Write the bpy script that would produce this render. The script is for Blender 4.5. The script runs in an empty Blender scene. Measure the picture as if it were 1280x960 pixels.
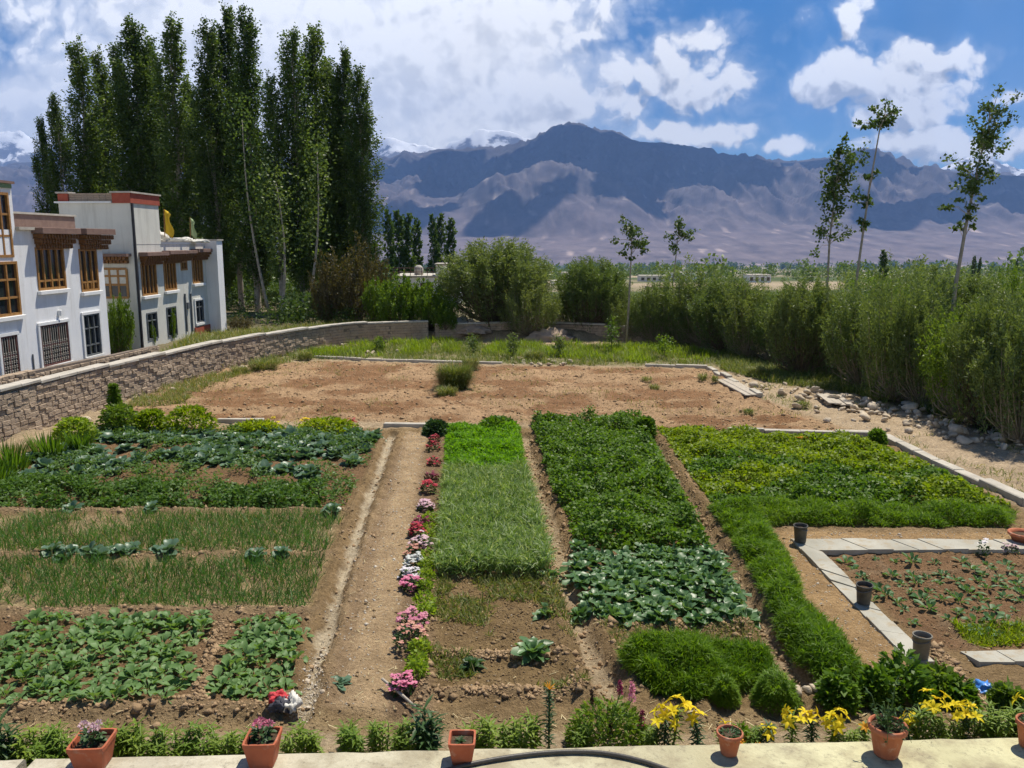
import bpy, math, random
import numpy as np
from mathutils import Vector
rng = np.random.RandomState(7)
random.seed(7)
R = math.radians
S = bpy.context.scene
col = S.collection

# ------------------------------------------------------------------ camera
F_PX, CAM_H, PITCH = 1040.0, 5.0, 9.66
cam_d = bpy.data.cameras.new('camera'); cam = bpy.data.objects.new('camera', cam_d); col.objects.link(cam)
cam_d.sensor_width = 36.0; cam_d.lens = F_PX / 1280 * 36; cam_d.clip_start = 0.1; cam_d.clip_end = 60000
cam.location = (0, 0, CAM_H); cam.rotation_euler = (R(90 - PITCH), 0, 0)
S.camera = cam
CP, SP = math.cos(R(PITCH)), math.sin(R(PITCH))

def ray(px, py):
    a = (px - 640) / F_PX; b = (480 - py) / F_PX
    return np.array([a, CP + SP * b, -SP + CP * b])
def G(px, py, z=0.0):                       # photo pixel -> point on the level z
    d = ray(px, py); t = (z - CAM_H) / d[2]
    return np.array([d[0] * t, d[1] * t, z])
def W(px, py, Y):                           # photo pixel -> point at distance Y
    d = ray(px, py); t = Y / d[1]
    return np.array([d[0] * t, Y, CAM_H + d[2] * t])

# ------------------------------------------------------------------ light
SUN_AZ, SUN_EL = 37.0, 64.0
sd = np.array([math.sin(R(SUN_AZ)) * math.cos(R(SUN_EL)), math.cos(R(SUN_AZ)) * math.cos(R(SUN_EL)), math.sin(R(SUN_EL))])
ld = bpy.data.lights.new('sun', 'SUN'); ld.energy = 5.0; ld.angle = R(0.53); ld.color = (1, 0.93, 0.80)
sun = bpy.data.objects.new('sun', ld); col.objects.link(sun)
sun.rotation_euler = Vector((-sd[0], -sd[1], -sd[2])).to_track_quat('-Z', 'Y').to_euler()
S.view_settings.view_transform = 'Standard'; S.view_settings.look = 'None'
S.view_settings.exposure = 0.50; S.view_settings.gamma = 1.0; S.view_settings.use_curve_mapping = False
S.cycles.use_denoising = True
try:
    S.cycles.denoiser = 'OPENIMAGEDENOISE'; S.cycles.denoising_input_passes = 'RGB_ALBEDO_NORMAL'
except Exception: pass
S.cycles.max_bounces = 6; S.cycles.diffuse_bounces = 3; S.cycles.glossy_bounces = 2
S.cycles.transmission_bounces = 4; S.cycles.transparent_max_bounces = 6; S.cycles.volume_bounces = 0
S.cycles.caustics_reflective = False; S.cycles.caustics_refractive = False
S.cycles.use_adaptive_sampling = True; S.cycles.adaptive_threshold = 0.02

# ------------------------------------------------------------------ node helper
class NT:
    def __init__(s, tree): s.t = tree
    def n(s, typ, **kw):
        nd = s.t.nodes.new(typ)
        for k, v in kw.items():
            if k == 'inp':
                for i, x in v.items():
                    if hasattr(x, 'is_linked') or hasattr(x, 'links'): s.t.links.new(x, nd.inputs[i])
                    else: nd.inputs[i].default_value = x
            else: setattr(nd, k, v)
        return nd
    def m(s, op, a, b=0.0, c=None, clamp=False):
        inp = {0: a, 1: b}
        if c is not None: inp[2] = c
        return s.n('ShaderNodeMath', operation=op, use_clamp=clamp, inp=inp).outputs[0]
    def vm(s, op, a, b=(0, 0, 0)):
        return s.n('ShaderNodeVectorMath', operation=op, inp={0: a, 1: b}).outputs[0]
    def mix(s, f, a, b, bt='MIX'):
        return s.n('ShaderNodeMix', data_type='RGBA', blend_type=bt, inp={0: f, 6: a, 7: b}).outputs[2]
    def noise(s, vec, scale, detail=4, rough=0.55, out=0):
        inp = {'Scale': scale, 'Detail': detail, 'Roughness': rough}
        if vec is not None: inp['Vector'] = vec
        return s.n('ShaderNodeTexNoise', inp=inp).outputs[out]
    def mr(s, v, a, b, c=0.0, d=1.0, smooth=False):
        return s.n('ShaderNodeMapRange', interpolation_type='SMOOTHSTEP' if smooth else 'LINEAR', inp={0: v, 1: a, 2: b, 3: c, 4: d}).outputs[0]
    def link(s, a, b): s.t.links.new(a, b)
def c4(c): return (c[0], c[1], c[2], 1.0)

# ------------------------------------------------------------------ sky with clouds (world)
world = bpy.data.worlds.new('World'); S.world = world; world.use_nodes = True
wt = world.node_tree; wt.nodes.clear(); w = NT(wt)
sky = w.n('ShaderNodeTexSky', sky_type='NISHITA', sun_disc=False, sun_elevation=R(SUN_EL), sun_rotation=R(SUN_AZ), altitude=3400, air_density=1.0, dust_density=0.4, ozone_density=1.6)
def uv_of(px, py):
    d = ray(px, py); return d[0] / d[1], d[2] / d[1]
# cloud banks: centre x, y, half width, half height (as seen from the garden), weight
BANKS = [(330, 70, 400, 210, .98), (540, 90, 300, 170, 1.08), (40, 118, 95, 42, 1.0), (160, 20, 130, 30, .55), (735, 44, 50, 17, .85), (700, 120, 150, 75, 1.0), (800, 92, 145, 62, .95), (905, 110, 65, 40, .9),
         (860, 168, 110, 22, 1.0), (985, 186, 60, 14, .95), (1002, 40, 42, 34, .62), (1066, 24, 24, 44, 1.15), (1090, 98, 118, 56, 1.15), (1185, 62, 70, 26, .95), (1130, 140, 80, 40, .95), (1170, 185, 130, 34, 1.05), (1262, 125, 60, 16, .7),
         (1010, 118, 40, 24, .85), (620, 175, 240, 60, .95), (870, 40, 70, 30, .72), (-300, 100, 280, 160, .9), (1650, 120, 220, 70, .9), (300, -420, 420, 130, .75), (1200, -500, 380, 120, .7)]
gt = bpy.data.node_groups.new('cloud_density', 'ShaderNodeTree')
gt.interface.new_socket('Vector', in_out='INPUT', socket_type='NodeSocketVector')
gt.interface.new_socket('Density', in_out='OUTPUT', socket_type='NodeSocketFloat')
g = NT(gt); gi = g.n('NodeGroupInput'); go = g.n('NodeGroupOutput')
wob = g.noise(gi.outputs[0], 9.0, 4, 0.6, out=1)
wob = g.vm('MULTIPLY', g.vm('SUBTRACT', wob, (.5, .5, .5)), (.075, .06, 0))
p0 = g.vm('ADD', gi.outputs[0], wob)
acc = None
for (cx, cy, rx, ry, wt_) in BANKS:
    u, v = uv_of(cx, cy)
    q = g.vm('MULTIPLY', g.vm('SUBTRACT', p0, (u, v, 0)), (F_PX / rx, F_PX / ry, 0))
    ln = g.n('ShaderNodeVectorMath', operation='LENGTH', inp={0: q}).outputs['Value']
    k = g.mr(ln, 1.25, 0.15, 0.0, wt_)
    acc = k if acc is None else g.m('MAXIMUM', acc, k)
fb = g.noise(g.vm('ADD', gi.outputs[0], (3.1, 1.7, .6)), 13.0, 9, 0.56)
fb2 = g.noise(g.vm('ADD', p0, (1.1, 5.7, 2.6)), 42.0, 5, 0.6)
vo1 = g.n('ShaderNodeTexVoronoi', feature='SMOOTH_F1', inp={'Vector': p0, 'Scale': 24.0, 'Smoothness': .35}).outputs['Distance']
vo2 = g.n('ShaderNodeTexVoronoi', feature='SMOOTH_F1', inp={'Vector': p0, 'Scale': 62.0, 'Smoothness': .3}).outputs['Distance']
puff = g.m('ADD', g.m('MULTIPLY', g.m('SUBTRACT', .50, vo1), .62), g.m('MULTIPLY', g.m('SUBTRACT', .48, vo2), .42))
acc = g.m('ADD', acc, g.m('MULTIPLY', puff, g.mr(acc, .02, .35)))
den = g.m('ADD', g.m('ADD', acc, g.m('MULTIPLY', g.m('SUBTRACT', fb, .5), 1.15)), g.m('MULTIPLY', g.m('SUBTRACT', fb2, .5), .5))
fb3 = g.noise(g.vm('ADD', p0, (4.1, 2.7, 1.6)), 95.0, 6, 0.62)
den = g.m('ADD', den, g.m('MULTIPLY', g.m('SUBTRACT', fb3, .5), .42))
g.link(g.m('SUBTRACT', den, 0.38), go.inputs[0])
tc = w.n('ShaderNodeTexCoord'); sx = w.n('ShaderNodeSeparateXYZ', inp={0: tc.outputs['Generated']})
yy = w.m('MAXIMUM', w.m('ABSOLUTE', sx.outputs[1]), 0.12)
uvv = w.n('ShaderNodeCombineXYZ', inp={0: w.m('DIVIDE', sx.outputs[0], yy), 1: w.m('DIVIDE', sx.outputs[2], yy), 2: 0.0}).outputs[0]
d1 = w.n('ShaderNodeGroup', node_tree=gt, inp={0: uvv}).outputs[0]
d2 = w.n('ShaderNodeGroup', node_tree=gt, inp={0: w.vm('ADD', uvv, (.008, .016, 0))}).outputs[0]
alpha = w.m('MAXIMUM', w.mr(d1, -.04, 0.34, 0.0, 1.0, True), w.m('MULTIPLY', w.mr(d1, -.34, .2, 0.0, .6, True), w.mr(sx.outputs[0], .30, .02, .25, 1.0)))
thick = w.mr(d2, 0.28, 1.0, 0.0, .85)
detail = w.m('ADD', thick, w.m('MULTIPLY', w.m('SUBTRACT', d2, d1), 1.5), clamp=True)
def bank_mask(cx, cy, rx, ry, a, b):
    u, v = uv_of(cx, cy); q = w.vm('MULTIPLY', w.vm('SUBTRACT', w.vm('ADD', uvv, w.vm('MULTIPLY', w.vm('SUBTRACT', w.noise(uvv, 5.0, 5, .6, out=1), (.5, .5, .5)), (.22, .12, 0))), (u, v, 0)), (F_PX / rx, F_PX / ry, 0))
    return w.mr(w.n('ShaderNodeVectorMath', operation='LENGTH', inp={0: q}).outputs['Value'], a, b, 0.0, 1.0, True)
sheet = w.m('MAXIMUM', bank_mask(400, 110, 330, 175, 1.25, .55), bank_mask(620, 60, 110, 150, 1.2, .4))
sheet = w.m('MAXIMUM', sheet, w.m('MULTIPLY', bank_mask(60, 130, 120, 50, 1.3, .5), .9))
sheet = w.m('MULTIPLY', sheet, w.mr(w.noise(uvv, 4.0, 6, .6), .30, .62, .62, .98))
detail = w.m('MULTIPLY', detail, w.m('SUBTRACT', 1.0, w.m('MULTIPLY', sheet, .65)))
ccol = w.mix(detail, (11.8, 11.8, 11.8, 1), (5.2, 5.5, 6.0, 1))
skc = w.n('ShaderNodeHueSaturation', inp={'Hue': .5, 'Saturation': 1.5, 'Value': .86, 'Fac': 1.0, 'Color': sky.outputs[0]}).outputs[0]
shcol = w.mix(w.mr(w.noise(w.vm('MULTIPLY', uvv, (1, 1.6, 1)), 6.5, 7, .62), .36, .66), (10.8, 10.8, 10.8, 1), (8.0, 8.2, 8.5, 1))
veil = w.mr(w.noise(uvv, 2.2, 4, .6), .44, .72, 0.0, .22)
skc = w.mix(veil, skc, (6.6, 6.9, 7.4, 1))
skc = w.mix(sheet, skc, shcol)
bg = w.n('ShaderNodeBackground', inp={0: w.mix(alpha, skc, ccol), 1: 0.085})
wo = w.n('ShaderNodeOutputWorld', inp={0: bg.outputs[0]})

# ------------------------------------------------------------------ numpy noise
def _hash(ix, iy, seed):
    h = (ix.astype(np.int64) * 374761393 + iy.astype(np.int64) * 668265263 + seed * 1442695041) & 0x7fffffff
    h = ((h ^ (h >> 13)) * 1274126177) & 0x7fffffff
    return ((h ^ (h >> 16)) & 0xffffff) / float(0xffffff)
def vnoise(x, y, seed=0):
    x = np.asarray(x, float); y = np.asarray(y, float)
    ix = np.floor(x); iy = np.floor(y); fx = x - ix; fy = y - iy
    fx = fx * fx * fx * (fx * (fx * 6 - 15) + 10); fy = fy * fy * fy * (fy * (fy * 6 - 15) + 10)
    a = _hash(ix, iy, seed); b = _hash(ix + 1, iy, seed); c = _hash(ix, iy + 1, seed); d = _hash(ix + 1, iy + 1, seed)
    return (a + (b - a) * fx) * (1 - fy) + (c + (d - c) * fx) * fy
def fbm(x, y, o=5, seed=0, gain=.5):
    s = 0; a = 1; t = 0
    for i in range(o):
        s = s + a * vnoise(x * 2**i, y * 2**i, seed + i * 17); t += a; a *= gain
    return s / t
def ridged(x, y, o=5, seed=0, gain=.55):
    s = 0; a = 1; t = 0
    for i in range(o):
        s = s + a * (1 - np.abs(2 * vnoise(x * 2**i, y * 2**i, seed + i * 31) - 1)); t += a; a *= gain
    return s / t
def sstep(a, b, x):
    t = np.clip((np.asarray(x, float) - a) / (b - a), 0, 1); return t * t * (3 - 2 * t)

# ------------------------------------------------------------------ mesh helpers
def link_mesh(name, V, Fc, mat, parent=None, smooth=False, loc=None):
    """V (n,3); Fc: list of faces or (m,4)/(m,3) arrays (a list of arrays is allowed); linked as ONE object"""
    me = bpy.data.meshes.new(name)
    V = np.asarray(V, np.float32).reshape(-1, 3)
    if loc is not None: V = V - np.asarray(loc, np.float32)
    if isinstance(Fc, np.ndarray): Fc = [Fc]
    if len(Fc) and isinstance(Fc[0], np.ndarray):
        me.vertices.add(len(V)); me.vertices.foreach_set('co', V.ravel())
        li = np.concatenate([f.ravel() for f in Fc]).astype(np.int32)
        tot = np.concatenate([np.full(len(f), f.shape[1], np.int32) for f in Fc])
        st = np.concatenate([[0], np.cumsum(tot)[:-1]]).astype(np.int32)
        me.loops.add(len(li)); me.loops.foreach_set('vertex_index', li)
        me.polygons.add(len(tot)); me.polygons.foreach_set('loop_start', st); me.polygons.foreach_set('loop_total', tot)
        me.update(calc_edges=True); me.validate()
    else:
        me.from_pydata(V.tolist(), [], Fc); me.update()
    for m_ in (mat if isinstance(mat, (list, tuple)) else [mat]): me.materials.append(m_)
    if smooth: me.polygons.foreach_set('use_smooth', np.ones(len(me.polygons), bool))
    o = bpy.data.objects.new(name, me); col.objects.link(o)
    if loc is not None and parent is None: o.location = tuple(float(v) for v in loc)
    if parent is not None: o.parent = parent
    return o
def tag(o, label=None, cat=None, group=None, kind=None):
    if label: o['label'] = label
    if cat: o['category'] = cat
    if group: o['group'] = group
    if kind: o['kind'] = kind
    elif cat: o['kind'] = 'thing'
    return o
def thing(name, label, cat, loc=(0, 0, 0), group=None):
    o = bpy.data.objects.new(name, None); col.objects.link(o); o.location = tuple(float(v) for v in loc); o.empty_display_size = .2
    return tag(o, label, cat, group)
KIDS = {}
def dup(o, loc, rz=0.0, sc=1.0, label=None, group=None, tilt=None):
    def rec(src, parent):
        c = src.copy(); col.objects.link(c)
        if parent is not None: c.parent = parent
        for ch in src.children: rec(ch, c)
        return c
    c = rec(o, None)
    place(c, loc, rz, sc, label, group, tilt)
    return c
def place(c, loc, rz=0.0, sc=1.0, label=None, group=None, tilt=None):
    c.location = tuple(float(v) for v in loc); c.rotation_euler = (tilt[0] if tilt else 0, tilt[1] if tilt else 0, rz)
    c.scale = (sc, sc, sc) if np.isscalar(sc) else sc
    if label: c['label'] = label
    if group: c['group'] = group
    return c

class MB:
    """collects shapes; build() links them as one mesh"""
    def __init__(s): s.v = []; s.f = []
    def add(s, V, Fc):
        n = len(s.v); s.v.extend([tuple(map(float, p)) for p in V]); s.f.extend([tuple(int(i) + n for i in f) for f in Fc]); return s
    def box(s, a, b, ux=(1, 0, 0), uy=(0, 1, 0), o=(0, 0, 0), j=0.0, bev=0.0):
        """box from a to b in the frame (ux, uy, z) at o; bev chamfers the vertical and top edges"""
        ux = np.array(ux, float); uy = np.array(uy, float); o = np.array(o, float); uz = np.array([0, 0, 1.0])
        x0, y0, z0 = a; x1, y1, z1 = b
        def P(x, y, z): return o + ux * x + uy * y + uz * z + (rng.uniform(-j, j, 3) if j else 0)
        if bev <= 0:
            V = [P(x, y, z) for z in (z0, z1) for (x, y) in ((x0, y0), (x1, y0), (x1, y1), (x0, y1))]
            return s.add(V, [(0, 3, 2, 1), (4, 5, 6, 7), (0, 1, 5, 4), (1, 2, 6, 5), (2, 3, 7, 6), (3, 0, 4, 7)])
        c = bev
        ring = [(x0 + c, y0), (x1 - c, y0), (x1, y0 + c), (x1, y1 - c), (x1 - c, y1), (x0 + c, y1), (x0, y1 - c), (x0, y0 + c)]
        top = [(x0 + 2 * c, y0 + c), (x1 - 2 * c, y0 + c), (x1 - c, y0 + 2 * c), (x1 - c, y1 - 2 * c), (x1 - 2 * c, y1 - c), (x0 + 2 * c, y1 - c), (x0 + c, y1 - 2 * c), (x0 + c, y0 + 2 * c)]
        V = [P(x, y, z0) for x, y in ring] + [P(x, y, z1 - c) for x, y in ring] + [P(x, y, z1) for x, y in top]
        Fc = [tuple(range(7, -1, -1)), tuple(range(16, 24))]
        for k in range(8):
            n = (k + 1) % 8; Fc += [(k, n, 8 + n, 8 + k), (8 + k, 8 + n, 16 + n, 16 + k)]
        return s.add(V, Fc)
    def tube(s, pts, rad, n=8, cap=True):
        pts = [np.array(p, float) for p in pts]; m_ = len(pts)
        rad = [rad] * m_ if np.isscalar(rad) else rad
        V = []; ref = None
        for i, p in enumerate(pts):
            t = pts[min(i + 1, m_ - 1)] - pts[max(i - 1, 0)]; t = t / (np.linalg.norm(t) + 1e-9)
            if ref is None: ref = np.array([1, 0, 0.0]) if abs(t[0]) < .8 else np.array([0, 1, 0.0])
            a = ref - t * np.dot(ref, t); a /= np.linalg.norm(a) + 1e-9; ref = a; b = np.cross(t, a)
            for k in range(n):
                th = 2 * math.pi * k / n; V.append(p + (a * math.cos(th) + b * math.sin(th)) * rad[i])
        Fc = [(i * n + k, i * n + (k + 1) % n, (i + 1) * n + (k + 1) % n, (i + 1) * n + k) for i in range(m_ - 1) for k in range(n)]
        if cap: Fc += [tuple(range(n - 1, -1, -1)), tuple(range((m_ - 1) * n, m_ * n))]
        return s.add(V, Fc)
    def lathe(s, prof, n=24, o=(0, 0, 0), sq=None):
        """prof: (r, z) pairs; sq = superellipse exponent for square pots"""
        V = []
        for (r, z) in prof:
            for k in range(n):
                th = 2 * math.pi * k / n; cx, cy = math.cos(th), math.sin(th)
                if sq:
                    q = (abs(cx) ** sq + abs(cy) ** sq) ** (-1.0 / sq); cx *= q; cy *= q
                V.append((o[0] + r * cx, o[1] + r * cy, o[2] + z))
        m_ = len(prof)
        Fc = [(i * n + k, i * n + (k + 1) % n, (i + 1) * n + (k + 1) % n, (i + 1) * n + k) for i in range(m_ - 1) for k in range(n)]
        return s.add(V, Fc)
    def build(s, name, mat, parent=None, smooth=False, loc=None):
        return link_mesh(name, s.v, s.f, mat, parent, smooth, loc)

def blades(P, az, el, L, Wd, droop=0.6, seg=3, cols=3, prof=None, fold=.25, twist=None):
    """curved leaf blades, vectorised. P (n,3); az, el (radians), L, Wd arrays; returns V, F"""
    P = np.asarray(P, float); n = len(P)
    az, el, L, Wd, droop = [np.broadcast_to(np.asarray(a, float), (n,)) for a in (az, el, L, Wd, droop)]
    if prof is None: prof = np.sin(np.linspace(.12, math.pi * .97, seg + 1)) ** .8
    h = np.stack([np.cos(az), np.sin(az), np.zeros(n)], 1); sd_ = np.stack([-np.sin(az), np.cos(az), np.zeros(n)], 1)
    if twist is not None:
        tw = np.broadcast_to(np.asarray(twist, float), (n,))
    cur = P.copy(); rows = []
    for i in range(seg + 1):
        e = el - droop * i / seg
        t = h * np.cos(e)[:, None] + np.array([0, 0, 1.0]) * np.sin(e)[:, None]
        nr = -h * np.sin(e)[:, None] + np.array([0, 0, 1.0]) * np.cos(e)[:, None]
        if i > 0: cur = cur + t * (L / seg)[:, None]
        s_ = sd_
        if twist is not None: s_ = sd_ * np.cos(tw)[:, None] + nr * np.sin(tw)[:, None]
        wv = s_ * (Wd * prof[i] * .5)[:, None]; up = nr * (Wd * prof[i] * fold)[:, None]
        if cols == 2: rows.append(np.stack([cur - wv, cur + wv], 1))
        else: rows.append(np.stack([cur - wv + up, cur, cur + wv + up], 1))
    V = np.stack(rows, 1).reshape(-1, 3)          # n, seg+1, cols
    k = (seg + 1) * cols
    base = (np.arange(n) * k)[:, None]
    q = []
    for i in range(seg):
        for c in range(cols - 1):
            a = i * cols + c; q.append([a, a + 1, a + cols + 1, a + cols])
    q = np.array(q)
    Fc = (base[:, :, None] + q[None]).reshape(-1, 4)
    return V, Fc
def kites(P, L, Wd, dirs=None, up=0.0, r=rng):
    """small leaf faces with random facing, vectorised; dirs gives the leaf's own direction"""
    n = len(P); P = np.asarray(P, float)
    D = r.normal(size=(n, 3)) if dirs is None else np.asarray(dirs, float) + r.normal(size=(n, 3)) * .55
    D /= np.linalg.norm(D, axis=1)[:, None] + 1e-9
    N = r.normal(size=(n, 3)); N[:, 2] += up
    Sd = np.cross(D, N); Sd /= np.linalg.norm(Sd, axis=1)[:, None] + 1e-9
    Nn = np.cross(Sd, D)
    L = np.broadcast_to(L, (n,))[:, None]; Wd = np.broadcast_to(Wd, (n,))[:, None]
    m_ = P + D * L * .45 + Nn * Wd * .18
    V = np.stack([P, m_ + Sd * Wd * .5, P + D * L, m_ - Sd * Wd * .5], 1).reshape(-1, 3)
    return V, np.arange(4 * n).reshape(-1, 4)
def join(parts):
    V = []; Fs = []; off = 0
    for v, f in parts: V.append(v); Fs.append(f + off); off += len(v)
    return np.concatenate(V), Fs

# ------------------------------------------------------------------ polygons on the ground
def poly(px, z=0.0): return np.array([G(x, y, z)[:2] for x, y in px])
def inside(pl, x, y):
    r = np.zeros(np.shape(x), bool); n = len(pl); j = n - 1
    for i in range(n):
        xi, yi = pl[i]; xj, yj = pl[j]
        c = ((yi > y) != (yj > y)) & (x < (xj - xi) * (y - yi) / (yj - yi + 1e-12) + xi)
        r ^= c; j = i
    return r
def dist_line(pl, x, y, closed=False):
    d = np.full(np.shape(x), 1e9); n = len(pl)
    for i in range(n if closed else n - 1):
        a = pl[i]; b = pl[(i + 1) % n]; ab = b - a
        t = np.clip(((x - a[0]) * ab[0] + (y - a[1]) * ab[1]) / (ab @ ab + 1e-12), 0, 1)
        d = np.minimum(d, np.hypot(x - a[0] - t * ab[0], y - a[1] - t * ab[1]))
    return d
def scatter(pl, n, r=rng):
    lo = pl.min(0); hi = pl.max(0); out = np.zeros((0, 2))
    while len(out) < n:
        q = r.uniform(lo, hi, (n * 2, 2)); out = np.concatenate([out, q[inside(pl, q[:, 0], q[:, 1])]])
    return out[:n]
def grid_in(pl, sx_, sy_, jit=.25, ang=0.0, r=rng):
    c, s_ = math.cos(ang), math.sin(ang); rot = np.array([[c, s_], [-s_, c]])
    q = pl @ rot.T; lo = q.min(0); hi = q.max(0)
    X, Y = np.meshgrid(np.arange(lo[0] + sx_ * .4, hi[0], sx_), np.arange(lo[1] + sy_ * .4, hi[1], sy_))
    p = np.stack([X.ravel(), Y.ravel()], 1); p = p + r.uniform(-jit, jit, p.shape) * np.array([sx_, sy_]); p = p @ rot
    return p[inside(pl, p[:, 0], p[:, 1])]

# ------------------------------------------------------------------ materials
MATS = {}
def pbsdf(nt, **inp):
    b = nt.n('ShaderNodeBsdfPrincipled'); names = {'col': 'Base Color', 'rough': 'Roughness', 'spec': 'Specular IOR Level', 'metal': 'Metallic', 'normal': 'Normal'}
    for k, v in inp.items():
        s_ = b.inputs[names.get(k, k)]
        if hasattr(v, 'is_linked') or hasattr(v, 'links'): nt.link(v, s_)
        else: s_.default_value = v
    return b
def newmat(name):
    m_ = bpy.data.materials.new(name); m_.use_nodes = True; m_.node_tree.nodes.clear(); return m_, NT(m_.node_tree)
def leafmat(name, a, b, trans=.38, tcol=None, rough=.5, spec=.3, dry=None):
    m_, t = newmat(name)
    ge = t.n('ShaderNodeNewGeometry'); oi = t.n('ShaderNodeObjectInfo')
    rnd = ge.outputs['Random Per Island']
    big = t.noise(ge.outputs['Position'], 1.3, 2)
    f = t.m('ADD', t.m('MULTIPLY', rnd, .62), t.m('MULTIPLY', t.mr(big, .3, .7), .38))
    c = t.mix(f, c4(a), c4(b))
    if dry is not None:
        c = t.mix(t.mr(rnd, dry[0], dry[0] + .01), c, c4(dry[1]))
    c = t.mix(t.mr(oi.outputs['Random'], 0, 1, 0, .8), c, t.mix(1.0, c, (.72, .84, .70, 1), 'MULTIPLY'))
    p = pbsdf(t, col=c, rough=rough, spec=spec)
    tr = t.n('ShaderNodeBsdfTranslucent', inp={0: t.mix(1.0, c, c4(tcol or (1.5, 1.45, .6)), 'MULTIPLY')})
    mx = t.n('ShaderNodeMixShader', inp={0: trans, 1: p.outputs[0], 2: tr.outputs[0]})
    t.n('ShaderNodeOutputMaterial', inp={0: mx.outputs[0]}); MATS[name] = m_; return m_
def rough_mat(name, a, b, scale=6, rough=.85, bump=.3, bscale=40, spec=.2, stain=None, metal=0.0, dist=.02, obj=False, streak=None):
    m_, t = newmat(name)
    tc_ = t.n('ShaderNodeTexCoord'); P = tc_.outputs['Object'] if obj else t.n('ShaderNodeNewGeometry').outputs['Position']
    n1 = t.noise(P, scale, 6, .6); c = t.mix(t.mr(n1, .32, .68), c4(a), c4(b))
    if stain is not None:
        n3 = t.noise(t.vm('ADD', P, (7, 3, 1)), stain[0], 6, .65); c = t.mix(t.mr(n3, stain[1], stain[1] + .14, 0, stain[3] if len(stain) > 3 else .8), c, c4(stain[2]))
    if streak is not None:
        c = t.mix(t.mr(t.noise(t.vm('MULTIPLY', P, (2.2, 2.2, .16)), 1.6, 7, .7), .50, .74, 0, streak[0]), c, c4(streak[1]))
    n2 = t.noise(P, bscale, 5, .6)
    bp = t.n('ShaderNodeBump', inp={'Strength': bump, 'Distance': dist, 'Height': n2})
    p = pbsdf(t, col=c, rough=rough, spec=spec, metal=metal, normal=bp.outputs[0])
    t.n('ShaderNodeOutputMaterial', inp={0: p.outputs[0]}); MATS[name] = m_; return m_

M_poplar = leafmat('poplar_leaf', (.048, .088, .022), (.105, .16, .042), .36)
M_poplar2 = leafmat('poplar_leaf_light', (.075, .125, .03), (.155, .215, .06), .38)
M_willow = leafmat('willow_leaf', (.095, .145, .042), (.19, .235, .085), .38, rough=.45)
M_shrub = leafmat('shrub_leaf', (.085, .155, .018), (.18, .26, .035), .42)
M_brownbush = leafmat('rusty_leaf', (.07, .062, .026), (.14, .115, .05), .3)
M_potato = leafmat('potato_leaf', (.068, .145, .012), (.155, .255, .026), .42)
M_greens = leafmat('kitchen_greens_leaf', (.058, .125, .02), (.14, .23, .045), .36)
M_bean = leafmat('bean_leaf', (.14, .22, .008), (.29, .35, .016), .48)
M_coriander = leafmat('coriander_leaf', (.12, .27, .006), (.22, .40, .012), .5)
M_carrot = leafmat('carrot_leaf', (.085, .18, .007), (.215, .32, .018), .48)
M_wheat = leafmat('wheat_leaf', (.13, .215, .04), (.32, .40, .13), .38, dry=(.80, (.50, .53, .34)))
M_onion = leafmat('onion_leaf', (.045, .125, .018), (.10, .215, .038), .34, dry=(.93, (.30, .24, .12)))
M_cabbage = leafmat('cabbage_leaf', (.085, .155, .10), (.17, .255, .165), .25, tcol=(1.2, 1.3, .6), rough=.4, spec=.4)
M_radish = leafmat('radish_leaf', (.09, .18, .04), (.26, .38, .16), .34, dry=(.93, (.36, .31, .10)))
M_caul = leafmat('cauliflower_leaf', (.055, .13, .036), (.19, .31, .14), .32, rough=.4, spec=.45)
M_grass = leafmat('grass_blade', (.11, .15, .026), (.22, .245, .06), .36, dry=(.8, (.34, .29, .14)))
M_lily_leaf = leafmat('lily_leaf', (.12, .20, .022), (.25, .33, .045), .4)
M_lime = leafmat('lime_leaf', (.17, .26, .02), (.30, .40, .04), .42)
M_dkplant = leafmat('dark_plant_leaf', (.03, .07, .022), (.06, .12, .035), .25)
M_bronze = leafmat('bronze_leaf', (.07, .03, .022), (.12, .06, .035), .25)
M_seed = leafmat('seedling_leaf', (.06, .14, .04), (.17, .28, .13), .3)
def petal(name, a, b): return leafmat(name, a, b, .3, tcol=(1.1, 1.0, 1.0), rough=.6, spec=.15)
M_yel = petal('yellow_petal', (.80, .56, .012), (.88, .68, .03)); M_pink = petal('pink_petal', (.62, .12, .27), (.80, .38, .50))
M_red = petal('crimson_petal', (.50, .03, .06), (.66, .10, .14)); M_white = petal('white_petal', (.70, .66, .70), (.80, .78, .80))
M_salmon = petal('salmon_petal', (.70, .26, .22), (.80, .46, .40)); M_orange = petal('orange_petal', (.78, .30, .02), (.80, .42, .05))
M_plum = petal('plum_petal', (.26, .03, .09), (.42, .07, .16)); M_pale = petal('pale_pink_petal', (.70, .42, .52), (.80, .62, .68))

M_wallwhite = rough_mat('white_plaster', (.76, .77, .79), (.83, .83, .84), 1.2, .9, .12, 30, stain=(2.2, .60, (.56, .56, .56), .5), streak=(.5, (.50, .48, .44)))
M_cream = rough_mat('cream_plaster', (.60, .59, .54), (.68, .67, .61), 1.2, .9, .12, 30, stain=(2.0, .60, (.48, .47, .43), .5), streak=(.6, (.40, .38, .33)))
M_trim = rough_mat('white_trim', (.72, .72, .72), (.80, .80, .79), 4, .7, .05, 60)
M_wood = rough_mat('varnished_wood', (.26, .125, .035), (.40, .205, .06), 9, .45, .15, 50, spec=.4)
M_dwood = rough_mat('carved_brown_wood', (.14, .062, .024), (.24, .115, .04), 14, .6, .3, 60)
M_brown = rough_mat('brown_paint', (.19, .12, .098), (.25, .165, .135), 5, .8, .1, 40)
M_redpaint = rough_mat('red_ochre_paint', (.30, .07, .045), (.38, .10, .065), 5, .8, .1, 40)
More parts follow.
